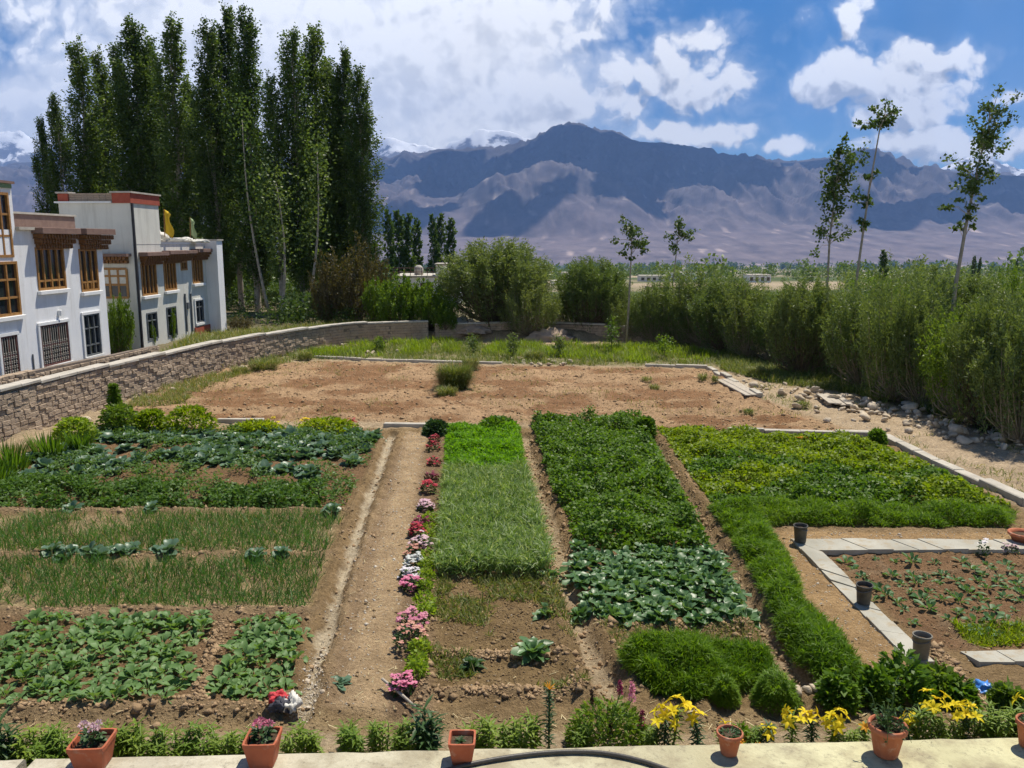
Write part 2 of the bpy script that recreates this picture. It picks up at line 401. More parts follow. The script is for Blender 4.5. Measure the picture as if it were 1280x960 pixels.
M_metalgrey = rough_mat('window_metal', (.10, .11, .12), (.15, .16, .17), 8, .5, .05, 40)
M_maroon = rough_mat('maroon_frame', (.10, .045, .04), (.15, .07, .06), 8, .6, .05, 40)
M_greenpaint = rough_mat('green_paint', (.16, .24, .12), (.22, .30, .16), 6, .7, .1, 40)
M_block = rough_mat('stone_block', (.32, .245, .18), (.48, .375, .275), 2.2, .95, .9, 22, stain=(5, .56, (.24, .185, .135), .7), dist=.04)
M_mortar = rough_mat('mortar', (.16, .13, .105), (.22, .18, .15), 6, .95, .5, 30)
M_conc = rough_mat('concrete', (.36, .33, .28), (.50, .46, .39), 3, .9, .35, 45, stain=(7, .58, (.28, .24, .18), .6))
M_coping = rough_mat('coping_concrete', (.40, .37, .32), (.52, .48, .42), 3, .9, .35, 45, stain=(6, .58, (.30, .26, .20), .6))
M_paver = rough_mat('grey_paving_slab', (.30, .285, .235), (.44, .42, .355), 1.3, .85, .35, 60, stain=(6, .52, (.34, .27, .175), .75))
M_bucket = rough_mat('dusty_plastic', (.055, .055, .05), (.13, .12, .10), 10, .7, .1, 40)
M_terra = rough_mat('terracotta', (.36, .11, .055), (.47, .17, .09), 9, .8, .25, 60, stain=(11, .54, (.52, .36, .27), .6), streak=(.6, (.24, .10, .06)))
M_terra2 = rough_mat('orange_plastic', (.36, .095, .045), (.44, .13, .065), 7, .65, .12, 60, stain=(10, .56, (.44, .28, .20), .6), streak=(.5, (.22, .085, .05)))
M_soil = rough_mat('potting_soil', (.06, .04, .025), (.14, .095, .06), 26, .98, 1.0, 60, dist=.03)
M_hose = rough_mat('black_rubber', (.045, .04, .035), (.075, .066, .055), 10, .45, .1, 40, spec=.45)
M_plank = rough_mat('weathered_plank', (.36, .31, .25), (.48, .43, .36), 8, .85, .5, 30)
M_stone = rough_mat('rubble_stone', (.40, .32, .23), (.60, .51, .39), 3, .92, .8, 20, dist=.03)
M_bark = rough_mat('pale_bark', (.24, .21, .165), (.38, .34, .275), 5, .9, .6, 20, dist=.02)
M_dbark = rough_mat('brown_bark', (.10, .075, .05), (.18, .135, .09), 6, .95, .6, 20, dist=.02)
M_stem = rough_mat('green_stem', (.07, .12, .035), (.11, .17, .05), 9, .7, .1, 50)
M_tarp = rough_mat('blue_plastic_sheet', (.03, .16, .52), (.07, .27, .68), 9, .35, .2, 40, spec=.5)
M_cloth = rough_mat('pale_cloth', (.58, .56, .50), (.70, .68, .63), 9, .9, .3, 60)
M_redcloth = rough_mat('red_cloth', (.50, .04, .05), (.60, .10, .11), 9, .9, .3, 60)
M_dkcloth = rough_mat('dark_cloth', (.06, .06, .075), (.10, .10, .12), 9, .9, .3, 60)
M_tin = rough_mat('pale_sheet_roof', (.62, .63, .64), (.74, .75, .76), 2, .5, .1, 20)
M_mud = rough_mat('mud_brick', (.30, .23, .17), (.40, .31, .24), 2, .95, .4, 20)
M_flagY = rough_mat('yellow_flag', (.66, .44, .03), (.72, .52, .06), 5, .9, .05, 40)
M_flagG = rough_mat('pale_green_flag', (.38, .50, .26), (.46, .58, .32), 5, .9, .05, 40)
M_black = rough_mat('dark_pipe', (.03, .03, .035), (.05, .05, .055), 5, .6, .05, 40)
def glassmat():
    m_, t = newmat('window_glass')
    p = pbsdf(t, col=(.022, .027, .033, 1), rough=.06, spec=.8); t.n('ShaderNodeOutputMaterial', inp={0: p.outputs[0]}); return m_
M_glass = glassmat()
def ledgemat():
    m_, t = newmat('weathered_ledge_concrete')
    P = t.n('ShaderNodeNewGeometry').outputs['Position']; sp_ = t.n('ShaderNodeSeparateXYZ', inp={0: P})
    c = t.mix(t.mr(t.noise(P, 1.1, 6, .6), .35, .65), (.40, .36, .275, 1), (.56, .52, .41, 1))
    c = t.mix(t.mr(sp_.outputs[0], -3.0, 3.5, .0, .55), c, t.mix(1.0, c, (.98, 1.02, .62, 1), 'MULTIPLY'))     # lichen-yellowed paint on its right half
    c = t.mix(t.mr(t.noise(P, 2.6, 8, .7), .44, .64, 0, .75), c, (.27, .225, .15, 1))
    c = t.mix(t.mr(t.noise(t.vm('ADD', P, (9, 9, 9)), 11, 7, .75), .54, .68, 0, .75), c, (.20, .175, .13, 1))
    vo = t.n('ShaderNodeTexVoronoi', feature='DISTANCE_TO_EDGE', inp={'Vector': t.vm('ADD', P, t.vm('MULTIPLY', t.noise(P, 4, 4, .6, out=1), (.45, .45, .45))), 'Scale': .75})
    c = t.mix(t.m('MULTIPLY', t.mr(vo.outputs['Distance'], .0, .004, .6, 0), t.mr(t.noise(P, 1.6, 3), .52, .6)), c, (.10, .085, .06, 1))
    bp = t.n('ShaderNodeBump', inp={'Strength': .45, 'Distance': .02, 'Height': t.noise(P, 30, 7, .65)})
    p = pbsdf(t, col=c, rough=.92, spec=.15, normal=bp.outputs[0]); t.n('ShaderNodeOutputMaterial', inp={0: p.outputs[0]}); return m_
M_ledge = ledgemat()

# ================================================================== GROUND
PL = {}
PL['plow'] = poly([(150, 512), (215, 478), (300, 458), (400, 451), (640, 457), (890, 461), (955, 500), (1075, 545), (900, 538), (560, 528), (270, 526)])
PL['garden'] = poly([(-420, 700), (-60, 575), (140, 533), (480, 535), (820, 533), (1100, 547), (1265, 630), (1480, 740), (1600, 905), (640, 905), (-500, 905)])
PL['path'] = poly([(508, 540), (534, 542), (520, 700), (505, 890), (402, 890), (448, 700)])
PL['veg_left'] = poly([(130, 541), (300, 537), (476, 541), (462, 580), (432, 636), (0, 636), (-120, 636), (-40, 600), (60, 570)])
PL['onion_a'] = poly([(-140, 646), (428, 644), (410, 690), (-160, 692)])
PL['onion_b'] = poly([(-160, 702), (407, 700), (385, 764), (-190, 766)])
PL['radish'] = poly([(-110, 776), (378, 772), (366, 880), (-150, 884)])
PL['flowers'] = poly([(538, 545), (556, 545), (540, 720), (540, 890), (490, 890), (510, 720)])
PL['wheat'] = poly([(558, 594), (656, 594), (668, 640), (690, 722), (548, 722), (553, 650)])
PL['coriander'] = poly([(559, 535), (649, 537), (658, 598), (556, 598)])
PL['weedbed'] = poly([(546, 722), (692, 720), (722, 800), (735, 868), (532, 868), (536, 800)])
PL['potato'] = poly([(664, 530), (808, 531), (836, 585), (890, 690), (722, 690), (700, 640), (676, 575)])
PL['caul'] = poly([(722, 690), (890, 690), (942, 782), (760, 782), (722, 765)])
PL['bare_c'] = poly([(750, 784), (945, 784), (965, 822), (775, 826)])
PL['parsley'] = poly([(775, 824), (966, 820), (1000, 870), (960, 884), (800, 864)])
PL['bean'] = poly([(822, 536), (905, 545), (1090, 553), (1184, 595), (1262, 636), (1010, 637), (888, 634), (850, 580)])
PL['carrot_row'] = poly([(895, 637), (1270, 643), (1262, 662), (905, 657)])
PL['carrot_diag'] = poly([(885, 640), (945, 640), (985, 708), (1010, 765), (1088, 852), (1020, 862), (975, 800), (940, 720)])
PL['innerpath'] = poly([(935, 664), (1290, 668), (1290, 680), (990, 680), (1145, 832), (1200, 838), (1185, 856), (1092, 852), (1015, 762)])
PL['seedbed'] = poly([(1030, 692), (1420, 690), (1500, 815), (1165, 812)])
PL['weedy_strip'] = poly([(290, 455), (380, 438), (540, 430), (860, 432), (930, 455), (890, 460), (640, 455), (400, 449)])
PL['rightdirt'] = poly([(900, 455), (1060, 490), (1290, 560), (1500, 640), (1500, 740), (1265, 630), (1100, 546), (955, 500)])
PL['nearpath'] = poly([(-500, 893), (770, 890), (1000, 880), (1180, 868), (1400, 872), (1400, 905), (1290, 908), (-500, 925)])
WALL_PX = [(-260, 640), (-120, 590), (0, 552), (60, 531), (130, 508), (200, 486), (260, 467), (330, 449), (420, 431), (480, 427), (535, 425)]
WALL = np.array([G(x, y)[:2] for x, y in WALL_PX])
CH1 = np.array([G(x, y)[:2] for x, y in [(490, 544), (470, 600), (452, 650), (436, 700), (418, 760), (402, 810), (388, 860), (376, 896)]])
CH2 = np.array([G(x, y)[:2] for x, y in [(655, 545), (672, 610), (690, 660), (706, 720), (722, 770), (740, 820), (764, 868)]])
CH3 = np.array([G(x, y)[:2] for x, y in [(815, 550), (845, 605), (880, 660), (915, 720), (948, 775), (985, 832), (1000, 858)]])
BUNDS = [([(-200, 641), (430, 640)], .16, .07), ([(-200, 697), (408, 695)], .16, .06), ([(-200, 770), (382, 768)], .2, .08), ([(-150, 888), (370, 886)], .14, .06),
         ([(280, 778), (243, 884)], .10, .05), ([(120, 648), (60, 690)], .08, .04), ([(336, 646), (318, 694)], .08, .04), ([(300, 702), (268, 766)], .08, .04), ([(535, 868), (735, 868)], .12, .07),
         ([(545, 820), (700, 822)], .10, .06), ([(762, 784), (945, 784)], .10, .05), ([(532, 700), (524, 888)], .12, .05), ([(1095, 700), (1175, 770), (1220, 812)], .08, .035), ([(1210, 695), (1290, 760)], .08, .035),
         ([(1040, 716), (1290, 714)], .07, .03), ([(1180, 782), (1300, 776)], .08, .04), ([(1165, 812), (1225, 880)], .1, .05), ([(930, 662), (1290, 666)], .09, .05)]
def lin(ax): return np.array(ax)
YK = [-60, 58, 120, 300, 1500, 4000, 4700]; ZK = [0, 0, -2.5, -9, -50, -118, -121]
def ground_base(x, y): return np.interp(y, YK, ZK) + np.where(y > 90, (fbm(np.asarray(x) / 70., np.asarray(y) / 70., 3, 5) - .5) * np.clip((np.asarray(y) - 90) / 40, 0, 2.5), 0)
def ground_full(x, y):
    """height and colour of the ground sheet"""
    z = ground_base(x, y)
    n = len(x); C = np.tile(np.array([.45, .35, .235]), (n, 1))
    near = (y < 56) & (y > 5) & (np.abs(x) < 45)
    xs = x[near]; ys = y[near]; c = C[near]; zz = z[near]
    wob = (fbm(xs * 1.6, ys * 1.6, 3, 2) - .5) * .5
    def put(pl, colr, edge=.14, dz=0.0):
        nonlocal c, zz
        ins = inside(pl, xs, ys); d = dist_line(pl, xs, ys, True); sdv = np.where(ins, d, -d) + wob * edge * 2
        a = sstep(-edge, edge, sdv); c = c * (1 - a[:, None]) + np.array(colr) * a[:, None]; zz = zz + dz * a
    # raised ground behind the compound wall
    ext = np.concatenate([WALL, [[WALL[-1, 0] + 60, WALL[-1, 1] + 1.0]]])
    wy = np.interp(xs, ext[:, 0], ext[:, 1]); beh = sstep(.0, .5, ys - wy) * sstep(0, 3, -xs + 6)
    c = c * (1 - beh[:, None]) + np.array([.22, .19, .12]) * beh[:, None]; zz = zz + .45 * beh
    far = sstep(44, 50, ys); c = c * (1 - far[:, None]) + np.array([.20, .18, .11]) * far[:, None]
    hedge = inside(poly([(900, 440), (1010, 480), (1180, 525), (1300, 560), (1900, 700), (2600, 560), (1300, 395), (900, 400)]), xs, ys)
    c[hedge] = np.array([.16, .13, .075])
    put(PL['rightdirt'], (.50, .39, .27), .25); put(PL['weedy_strip'], (.30, .265, .15), .4)
    put(PL['plow'], (.45, .30, .178), .3); put(PL['garden'], (.29, .20, .105), .2)
    put(PL['nearpath'], (.35, .255, .14), .15, -.05)
    put(PL['path'], (.45, .325, .195), .12, .03); put(PL['innerpath'], (.42, .28, .145), .1, .02)
    for k in ('veg_left', 'potato', 'caul', 'bean', 'radish'): put(PL[k], (.225, .14, .076), .1)
    for k in ('onion_a', 'onion_b'): put(PL[k], (.36, .275, .155), .1)
    for k in ('weedbed', 'bare_c'): put(PL[k], (.24, .165, .082), .1)
    put(PL['seedbed'], (.25, .15, .082), .12, -.02); put(PL['flowers'], (.25, .17, .105), .1)
    # path: wheel-worn darker sides
    gp = np.array([G(x_, y_)[:2] for x_, y_ in [(500, 560), (455, 720), (412, 885)]]); d = dist_line(gp, xs, ys); a = np.exp(-(d / .10)**2) * .55
    c = c * (1 - a[:, None]) + np.array([.20, .135, .085]) * a[:, None]; zz -= .05 * a
    gp = np.array([G(x_, y_)[:2] for x_, y_ in [(530, 560), (512, 720), (494, 885)]]); d = dist_line(gp, xs, ys); a = np.exp(-(d / .10)**2) * .55
    c = c * (1 - a[:, None]) + np.array([.20, .135, .085]) * a[:, None]; zz -= .04 * a
    for ch, wd, colr, dz in ((CH1, .085, (.52, .44, .32), -.06), (CH2, .13, (.42, .33, .22), -.10), (CH3, .12, (.36, .27, .175), -.10)):
        d = dist_line(ch, xs, ys) + wob * .3 + (fbm(xs * 6, ys * 6, 3, 23) - .5) * .09
        bank = np.exp(-((d - wd * 2.4) / (wd * .9))**2); zz = zz + .09 * bank * (.5 + fbm(xs * 5, ys * 5, 3, 19))
        a = sstep(wd * 1.25, wd * .6, d); zz = zz + dz * sstep(wd * 1.6, wd * .5, d); c = c * (1 - a[:, None]) + np.array(colr) * a[:, None]
    for pts, wd, hh in BUNDS:
        b = np.array([G(p[0], p[1])[:2] for p in pts]); d = dist_line(b, xs, ys) + wob * .10
        a = np.exp(-(d / wd)**2); zz = zz + hh * a; c = c * (1 - .55 * a[:, None]) + np.array([.31, .225, .14]) * .55 * a[:, None]
    # clods and furrows
    pw = np.where(inside(PL['plow'], xs, ys), 1.0, 0.0); fl = np.where(inside(PL['path'], xs, ys) | inside(PL['innerpath'], xs, ys), .35, 1.0)
    zz = zz + (fbm(xs * 2.4, ys * 2.4, 5, 3, .62) - .5) * (.09 + .12 * pw) * fl + (fbm(xs * 7, ys * 7, 3, 9, .65) - .5) * .085 * np.maximum(fl, .5)
    zz = zz + pw * .035 * np.sin(ys * 5.2 + 2.5 * fbm(xs * .5, ys * .5, 3, 8) * 3)
    pt = fbm(xs * .55, ys * .9, 4, 21); k = (1 - (pw * sstep(.46, .62, pt))[:, None] * np.array([[.36, .46, .52]])); c = c * k
    C[near] = c * .90; z[near] = zz
    fy = y > 60
    pat = vnoise(x / 60., y / 22., 40); green = fbm(x / 150., y / 60., 3, 44)
    cf = np.where((pat > .5)[:, None], np.array([.30, .25, .17]), np.array([.38, .31, .225])); gsel = sstep(.36, .52, green)
    cf = cf * (1 - gsel[:, None]) + np.array([.075, .105, .04]) * gsel[:, None]
    C[fy] = cf[fy]
    return z, C
def spaced(lo, hi, step, far_lo, far_hi, gr=1.16):
    mid = np.arange(lo, hi + step / 2, step); a = []; s_ = step; p = lo
    while p > far_lo: s_ *= gr; p -= s_; a.append(p)
    b = []; s_ = step; p = mid[-1]
    while p < far_hi: s_ *= gr; p += s_; b.append(p)
    return np.concatenate([a[::-1], mid, b])
gx = spaced(-11.5, 12.5, .062, -5200, 5200)
gy = np.concatenate([np.arange(-20, 6.2, 1.3), spaced(6.6, 23.6, .055, 6.5, 36, 1.03)]); gy = np.unique(np.round(gy, 4))
gy = np.concatenate([gy[gy < 36], np.arange(36, 48, .2), spaced(48, 58, 1.0, 47.5, 4700)[1:]]); gy = np.unique(np.round(gy, 4))
XX, YY = np.meshgrid(gx, gy); zf, cf_ = ground_full(XX.ravel(), YY.ravel())
nx, ny = len(gx), len(gy)
idx = np.arange(nx * ny).reshape(ny, nx)
Fg = np.stack([idx[:-1, :-1], idx[:-1, 1:], idx[1:, 1:], idx[1:, :-1]], -1).reshape(-1, 4)
def ground_mat():
    m_, t = newmat('earth')
    at = t.n('ShaderNodeAttribute', attribute_name='soil'); P = t.n('ShaderNodeNewGeometry').outputs['Position']
    c = at.outputs['Color']
    c = t.mix(1.0, c, t.mix(t.mr(t.noise(P, 2.3, 7, .68), .30, .70), (.74, .72, .69, 1), (1.22, 1.22, 1.2, 1)), 'MULTIPLY')
    c = t.mix(1.0, c, t.mix(t.mr(t.noise(P, 19, 5, .7), .35, .68), (.72, .70, .67, 1), (1.18, 1.18, 1.17, 1)), 'MULTIPLY')
    vo = t.n('ShaderNodeTexVoronoi', inp={'Vector': P, 'Scale': 11.0, 'Randomness': 1.0})
    peb = t.m('MULTIPLY', t.mr(vo.outputs['Distance'], .16, .10, 0, 1), t.mr(t.n('ShaderNodeSeparateColor', inp={0: vo.outputs['Color']}).outputs[0], .86, .88, 0, 1))
    c = t.mix(t.m('MULTIPLY', peb, .75), c, (.50, .45, .38, 1))
    hgt = t.m('ADD', t.noise(P, 26, 8, .68), t.m('MULTIPLY', peb, .3))
    bp = t.n('ShaderNodeBump', inp={'Strength': 1.0, 'Distance': .06, 'Height': hgt})
    p = pbsdf(t, col=c, rough=.96, spec=.12, normal=bp.outputs[0]); t.n('ShaderNodeOutputMaterial', inp={0: p.outputs[0]}); return m_
ground = link_mesh('ground', np.stack([XX.ravel(), YY.ravel(), zf], 1), Fg, ground_mat(), smooth=True)
ca = ground.data.color_attributes.new('soil', 'FLOAT_COLOR', 'POINT')
ca.data.foreach_set('color', np.concatenate([cf_, np.ones((len(cf_), 1))], 1).astype(np.float32).ravel())
tag(ground, kind='structure')
ZG = zf.reshape(ny, nx)
def gz(x, y):
    i = np.clip(np.searchsorted(gx, x) - 1, 0, nx - 2); j = np.clip(np.searchsorted(gy, y) - 1, 0, ny - 2)
    tx = (x - gx[i]) / (gx[i + 1] - gx[i]); ty = (y - gy[j]) / (gy[j + 1] - gy[j])
    return (ZG[j, i] * (1 - tx) + ZG[j, i + 1] * tx) * (1 - ty) + (ZG[j + 1, i] * (1 - tx) + ZG[j + 1, i + 1] * tx) * ty
def on(px, py):
    p = G(px, py); return np.array([p[0], p[1], float(gz(p[0], p[1]))])
def grounded(p2): return np.concatenate([p2, gz(p2[:, 0], p2[:, 1])[:, None]], 1)

# ================================================================== MOUNTAINS
SKY_PX = np.array([(-700, 180), (-500, 160), (-300, 175), (-100, 190), (0, 205), (60, 196), (130, 200), (300, 205), (420, 195), (465, 188), (490, 194), (508, 184), (527, 189), (560, 182), (585, 184), (602, 181), (640, 178), (665, 168), (684, 158),
    (700, 152), (718, 150), (734, 153), (748, 160), (762, 158), (790, 171), (812, 174), (850, 180), (880, 183), (900, 188), (930, 190), (960, 197), (985, 198), (1020, 194), (1045, 190), (1062, 183), (1080, 181), (1095, 184), (1110, 193), (1118, 190), (1126, 198), (1140, 205), (1150, 201), (1160, 203), (1180, 209), (1200, 211),
    (1240, 213), (1280, 215), (1340, 205), (1420, 220), (1600, 190), (1900, 200)], float)
SKY_PX[:, 1] += 3
MY0, MY1 = 4450.0, 10800.0; YCREST = 9000.0
mpx = np.arange(-560, 1860, 2.4); mY = np.concatenate([np.linspace(MY0, 6000, 34)[:-1], np.linspace(6000, 9000, 104)[:-1], np.linspace(9000, MY1, 18)])
def el_of(px, py):
    return np.array([ (lambda d: d[2] / d[1])(ray(a, b)) for a, b in zip(np.atleast_1d(px), np.atleast_1d(py))])
sky_el = np.interp(mpx, SKY_PX[:, 0], el_of(SKY_PX[:, 0], SKY_PX[:, 1])); u_az = np.array([ray(a, 320)[0] / ray(a, 320)[1] for a in mpx])
UU, MY = np.meshgrid(u_az, mY); PXX = np.meshgrid(mpx, mY)[0]; SE = np.meshgrid(sky_el, mY)[0]
MX = UU * MY
fan = np.interp(MY, [4450, 4700, 5600, 6300, 7200, 9000, 10800], [-124, -112, 15, 130, 240, 300, 300])
crest = CAM_H + SE * YCREST
s_ = np.clip((MY - 6000) / (YCREST - 6000), 0, 1)
wX = MX + (fbm(MX / 900, MY / 900, 4, 77) - .5) * 500
spur = ridged(wX / 950., MY / 2100., 6, 11, .56); fine = ridged(wX / 330., MY / 520., 5, 13, .6)
zm = fan + (crest - fan) * s_ ** 1.32
amp = np.sin(np.clip(s_, 0, 1) * math.pi) ** .7
zm = zm + amp * ((spur - .60) * 600 + (fine - .58) * 260) + np.clip(s_ * 4, 0, 1) * (1 - np.clip((s_ - .93) / .07, 0, 1)) * (fine - .55) * 60
zm = zm + np.exp(-((MY - YCREST) / 130) ** 2) * (ridged(wX / 120, MY / 300, 4, 29) - .6) * 70
def dome(px, py, Y, rx, ry, pw=1.0):
    c = W(px, py, Y); h = c[2] - np.interp(Y, [4450, 4700, 5600, 6300, 7200, 9000], [-124, -112, 15, 130, 240, 300])
    d = np.hypot((MX - c[0] + (fbm(MX / 300, MY / 300, 3, 3) - .5) * 260) / rx, (MY - Y) / ry)
    return fan + h * np.clip(1 - d ** 1.5, 0, 1) ** .85 * (1 + (ridged(wX / 260., MY / 420., 5, 51, .6) - .62) * .9 * np.clip(d * 1.6, 0, 1)) * pw
lim = fan + (crest - fan) * .96
for a in ((690, 206, 6750, 980, 1000), (590, 252, 6500, 620, 700), (850, 236, 7100, 1000, 900), (965, 205, 7500, 1500, 1100), (1180, 206, 7600, 1250, 1150), (1090, 250, 6900, 700, 800), (520, 238, 7000, 900, 900), (1330, 225, 7300, 1300, 1100), (60, 240, 7000, 1500, 1000), (290, 250, 6900, 1200, 900)):
    zm = np.where(MY < 8800, np.maximum(zm, np.minimum(dome(*a), lim)), zm)
zm = zm + np.clip((MY - 6000) / 700, 0, 1) * np.clip((YCREST - MY) / 500, 0, 1) * ((ridged(wX / 230, MY / 430, 5, 61, .6) - .62) * 150)
back = np.clip((MY - YCREST) / (MY1 - YCREST), 0, 1); zm = zm - back * 700
# nothing before the crest may rise above the skyline seen from the garden
zm = np.where((MY < YCREST), np.minimum(zm, CAM_H + (SE - .0025) * MY), zm)
my_, mx_ = zm.shape; idm = np.arange(my_ * mx_).reshape(my_, mx_)
Fm = np.stack([idm[:-1, :-1], idm[:-1, 1:], idm[1:, 1:], idm[1:, :-1]], -1).reshape(-1, 4)
def mount_mat():
    m_, t = newmat('bare_rock')
    ge = t.n('ShaderNodeNewGeometry'); P = ge.outputs['Position']; sp_ = t.n('ShaderNodeSeparateXYZ', inp={0: P})
    n1 = t.noise(P, .0016, 8, .65); n2 = t.noise(P, .009, 6, .65)
    hv = t.m('ADD', sp_.outputs[2], t.m('MULTIPLY', t.m('SUBTRACT', n1, .5), 900))
    c = t.mix(t.mr(hv, 60, 420), (.285, .235, .23, 1), (.185, .165, .168, 1))
    c = t.mix(t.mr(hv, 560, 900), c, (.13, .122, .124, 1))
    c = t.mix(t.mr(t.noise(P, .0042, 6, .7), .5, .68, 0, .6), c, (.125, .112, .11, 1))
    c = t.mix(1.0, c, t.mix(t.mr(n2, .32, .68), (.72, .72, .74, 1), (1.22, 1.2, 1.16, 1)), 'MULTIPLY')
    rg = t.n('ShaderNodeTexNoise', noise_type='RIDGED_MULTIFRACTAL', normalize=True, inp={'Vector': t.vm('MULTIPLY', P, (1.0, .55, .8)), 'Scale': .0042, 'Detail': 9.0, 'Roughness': .62}).outputs[0]
    c = t.mix(1.0, c, t.mix(t.mr(rg, .25, .75), (1.2, 1.18, 1.14, 1), (.74, .75, .78, 1)), 'MULTIPLY')
    rf = t.n('ShaderNodeTexNoise', noise_type='RIDGED_MULTIFRACTAL', normalize=True, inp={'Vector': t.vm('MULTIPLY', P, (1.0, .30, .5)), 'Scale': .0125, 'Detail': 8.0, 'Roughness': .7}).outputs[0]
    c = t.mix(1.0, c, t.mix(t.mr(rf, .2, .75), (.52, .52, .56, 1), (1.5, 1.46, 1.38, 1)), 'MULTIPLY')  # dark rock and light scree; gully relief shading also put into this colour
    bp = t.n('ShaderNodeBump', inp={'Strength': 1.0, 'Distance': 110.0, 'Height': rg})
    p = pbsdf(t, col=c, rough=.98, spec=.05, normal=bp.outputs[0]); t.n('ShaderNodeOutputMaterial', inp={0: p.outputs[0]}); return m_
mountains = link_mesh('mountains', np.stack([MX.ravel(), MY.ravel(), zm.ravel()], 1), Fm, mount_mat(), smooth=True); tag(mountains, kind='structure')
# snow peaks farther back
spx = np.arange(-400, 1700, 3.0); SNOW = np.array([(-400, 190), (-100, 175), (-40, 158), (0, 161), (30, 163), (60, 172), (200, 190), (440, 195), (466, 180), (490, 172), (512, 178), (528, 183), (550, 186), (570, 178), (590, 168), (606, 161), (622, 167), (640, 166), (655, 172), (680, 180), (760, 200), (1100, 230), (1150, 214), (1178, 204), (1200, 198), (1218, 197), (1240, 204), (1262, 211), (1300, 216), (1400, 205), (1700, 220)], float)
sY = np.linspace(10900, 13800, 46); sel = np.interp(spx, SNOW[:, 0], el_of(SNOW[:, 0], SNOW[:, 1])); su = np.array([ray(a, 320)[0] / ray(a, 320)[1] for a in spx])
SU, SY = np.meshgrid(su, sY); SEL = np.meshgrid(sel, sY)[0]; SXx = SU * SY; k = np.clip((SY - 10900) / 1700, 0, 1)
zs = 300 + (CAM_H + SEL * 12600 - 300) * k ** 1.1 + np.sin(k * math.pi) * (ridged(SXx / 1100, SY / 1400, 6, 91, .58) - .6) * 620 + np.exp(-((SY - 12600) / 180) ** 2) * (ridged(SXx / 350, SY / 400, 4, 95) - .6) * 190
zs = np.where(SY > 12700, zs - (SY - 12700) * .5, zs); zs = np.maximum(zs, -100)
ids = np.arange(zs.size).reshape(zs.shape); Fs = np.stack([ids[:-1, :-1], ids[:-1, 1:], ids[1:, 1:], ids[1:, :-1]], -1).reshape(-1, 4)
def snow_mat():
    m_, t = newmat('snowy_rock')
    ge = t.n('ShaderNodeNewGeometry'); P = ge.outputs['Position']; sp_ = t.n('ShaderNodeSeparateXYZ', inp={0: P}); nz = t.n('ShaderNodeSeparateXYZ', inp={0: ge.outputs['Normal']}).outputs[2]
    k = t.m('ADD', t.m('ADD', t.mr(sp_.outputs[2], 1150, 1650, -.34, .32), t.m('MULTIPLY', t.m('SUBTRACT', t.noise(P, .0022, 8, .7), .5), 2.2)), t.m('MULTIPLY', t.m('SUBTRACT', nz, .72), 1.4))
    c = t.mix(t.mr(k, -.08, .08), (.15, .145, .16, 1), (.86, .88, .92, 1))
    p = pbsdf(t, col=c, rough=.8, spec=.1); t.n('ShaderNodeOutputMaterial', inp={0: p.outputs[0]}); return m_
snow = link_mesh('snow_mountains', np.stack([SXx.ravel(), SY.ravel(), zs.ravel()], 1), Fs, snow_mat(), smooth=True); tag(snow, kind='structure')

# ================================================================== CLOUDS overhead of the range: they cast the range's cloud shadows
def mountain_hit(px, py):
    d = ray(px, py); j = np.argmin(abs(mpx - px)); h = CAM_H + d[2] / d[1] * mY
    q = np.where(zm[:, j] >= h)[0]
    k = q[0] if len(q) else int(np.argmin(abs(mY - YCREST)))
    return np.array([d[0] / d[1] * mY[k], mY[k], zm[k, j]])
M_cloud = rough_mat('cloud_white', (.85, .85, .86), (.88, .88, .89), .002, 1.0, .0, .01, spec=0.0)
import bmesh
def cloud(px, py, rx, ry, alt=4700.0, seed=0, rot=0.0):
    """rx, ry: half width / half depth in metres of the shadow this cloud casts around the mountain point seen at (px, py)"""
    p = mountain_hit(px, py); c = p + sd * (alt - p[2]) / sd[2]
    bm = bmesh.new(); bmesh.ops.create_icosphere(bm, subdivisions=5, radius=1.0)
    V = np.array([v.co[:] for v in bm.verts]); fc = [tuple(v.index for v in f.verts) for f in bm.faces]; bm.free()
    k = 1 + (fbm(V[:, 0] * 1.7 + seed * 9, V[:, 1] * 1.7 + V[:, 2] * 1.3 + 40, 5, seed) - .5) * 2.1
    cr, sr = math.cos(R(rot)), math.sin(R(rot)); X = V[:, 0] * k * rx; Y = V[:, 1] * k * ry
    Z = V[:, 2] * np.where(V[:, 2] > 0, 260, 60) * (.6 + k * .6)
    o = link_mesh('clouds', np.stack([c[0] + X * cr - Y * sr, c[1] + X * sr + Y * cr, c[2] + Z], 1), np.array(fc), M_cloud, smooth=True); tag(o, kind='structure')
CLOUDS = [(560, 205, 1150, 560, 1), (735, 176, 1300, 760, 2), (890, 200, 950, 420, 3), (672, 258, 120, 120, 4), (612, 283, 120, 90, 24), (705, 232, 90, 110, 34), (640, 250, 110, 50, 14), (1075, 212, 560, 600, 5), (1150, 250, 330, 170, 6), (1105, 275, 190, 120, 16), (500, 275, 300, 200, 7), (1265, 232, 420, 240, 8), (790, 232, 300, 160, 9), (930, 225, 260, 120, 19)]
for (px, py, rx, ry, sdn) in CLOUDS: cloud(px, py, rx, ry, 4700, sdn)

# ================================================================== HAZE
HAZE_DENSITY = 7.2e-5
def haze():
    m_, t = newmat('air')
    pv = t.n('ShaderNodeVolumePrincipled'); pv.inputs['Color'].default_value = (.27, .48, 1.0, 1); pv.inputs['Density'].default_value = HAZE_DENSITY; pv.inputs['Anisotropy'].default_value = .1
    o_ = t.n('ShaderNodeOutputMaterial'); t.link(pv.outputs[0], o_.inputs['Volume'])
    b = MB().box((-13000, -60, -135), (13000, 14200, 2250)); o = b.build('haze', m_); tag(o, kind='stuff'); return o
haze()

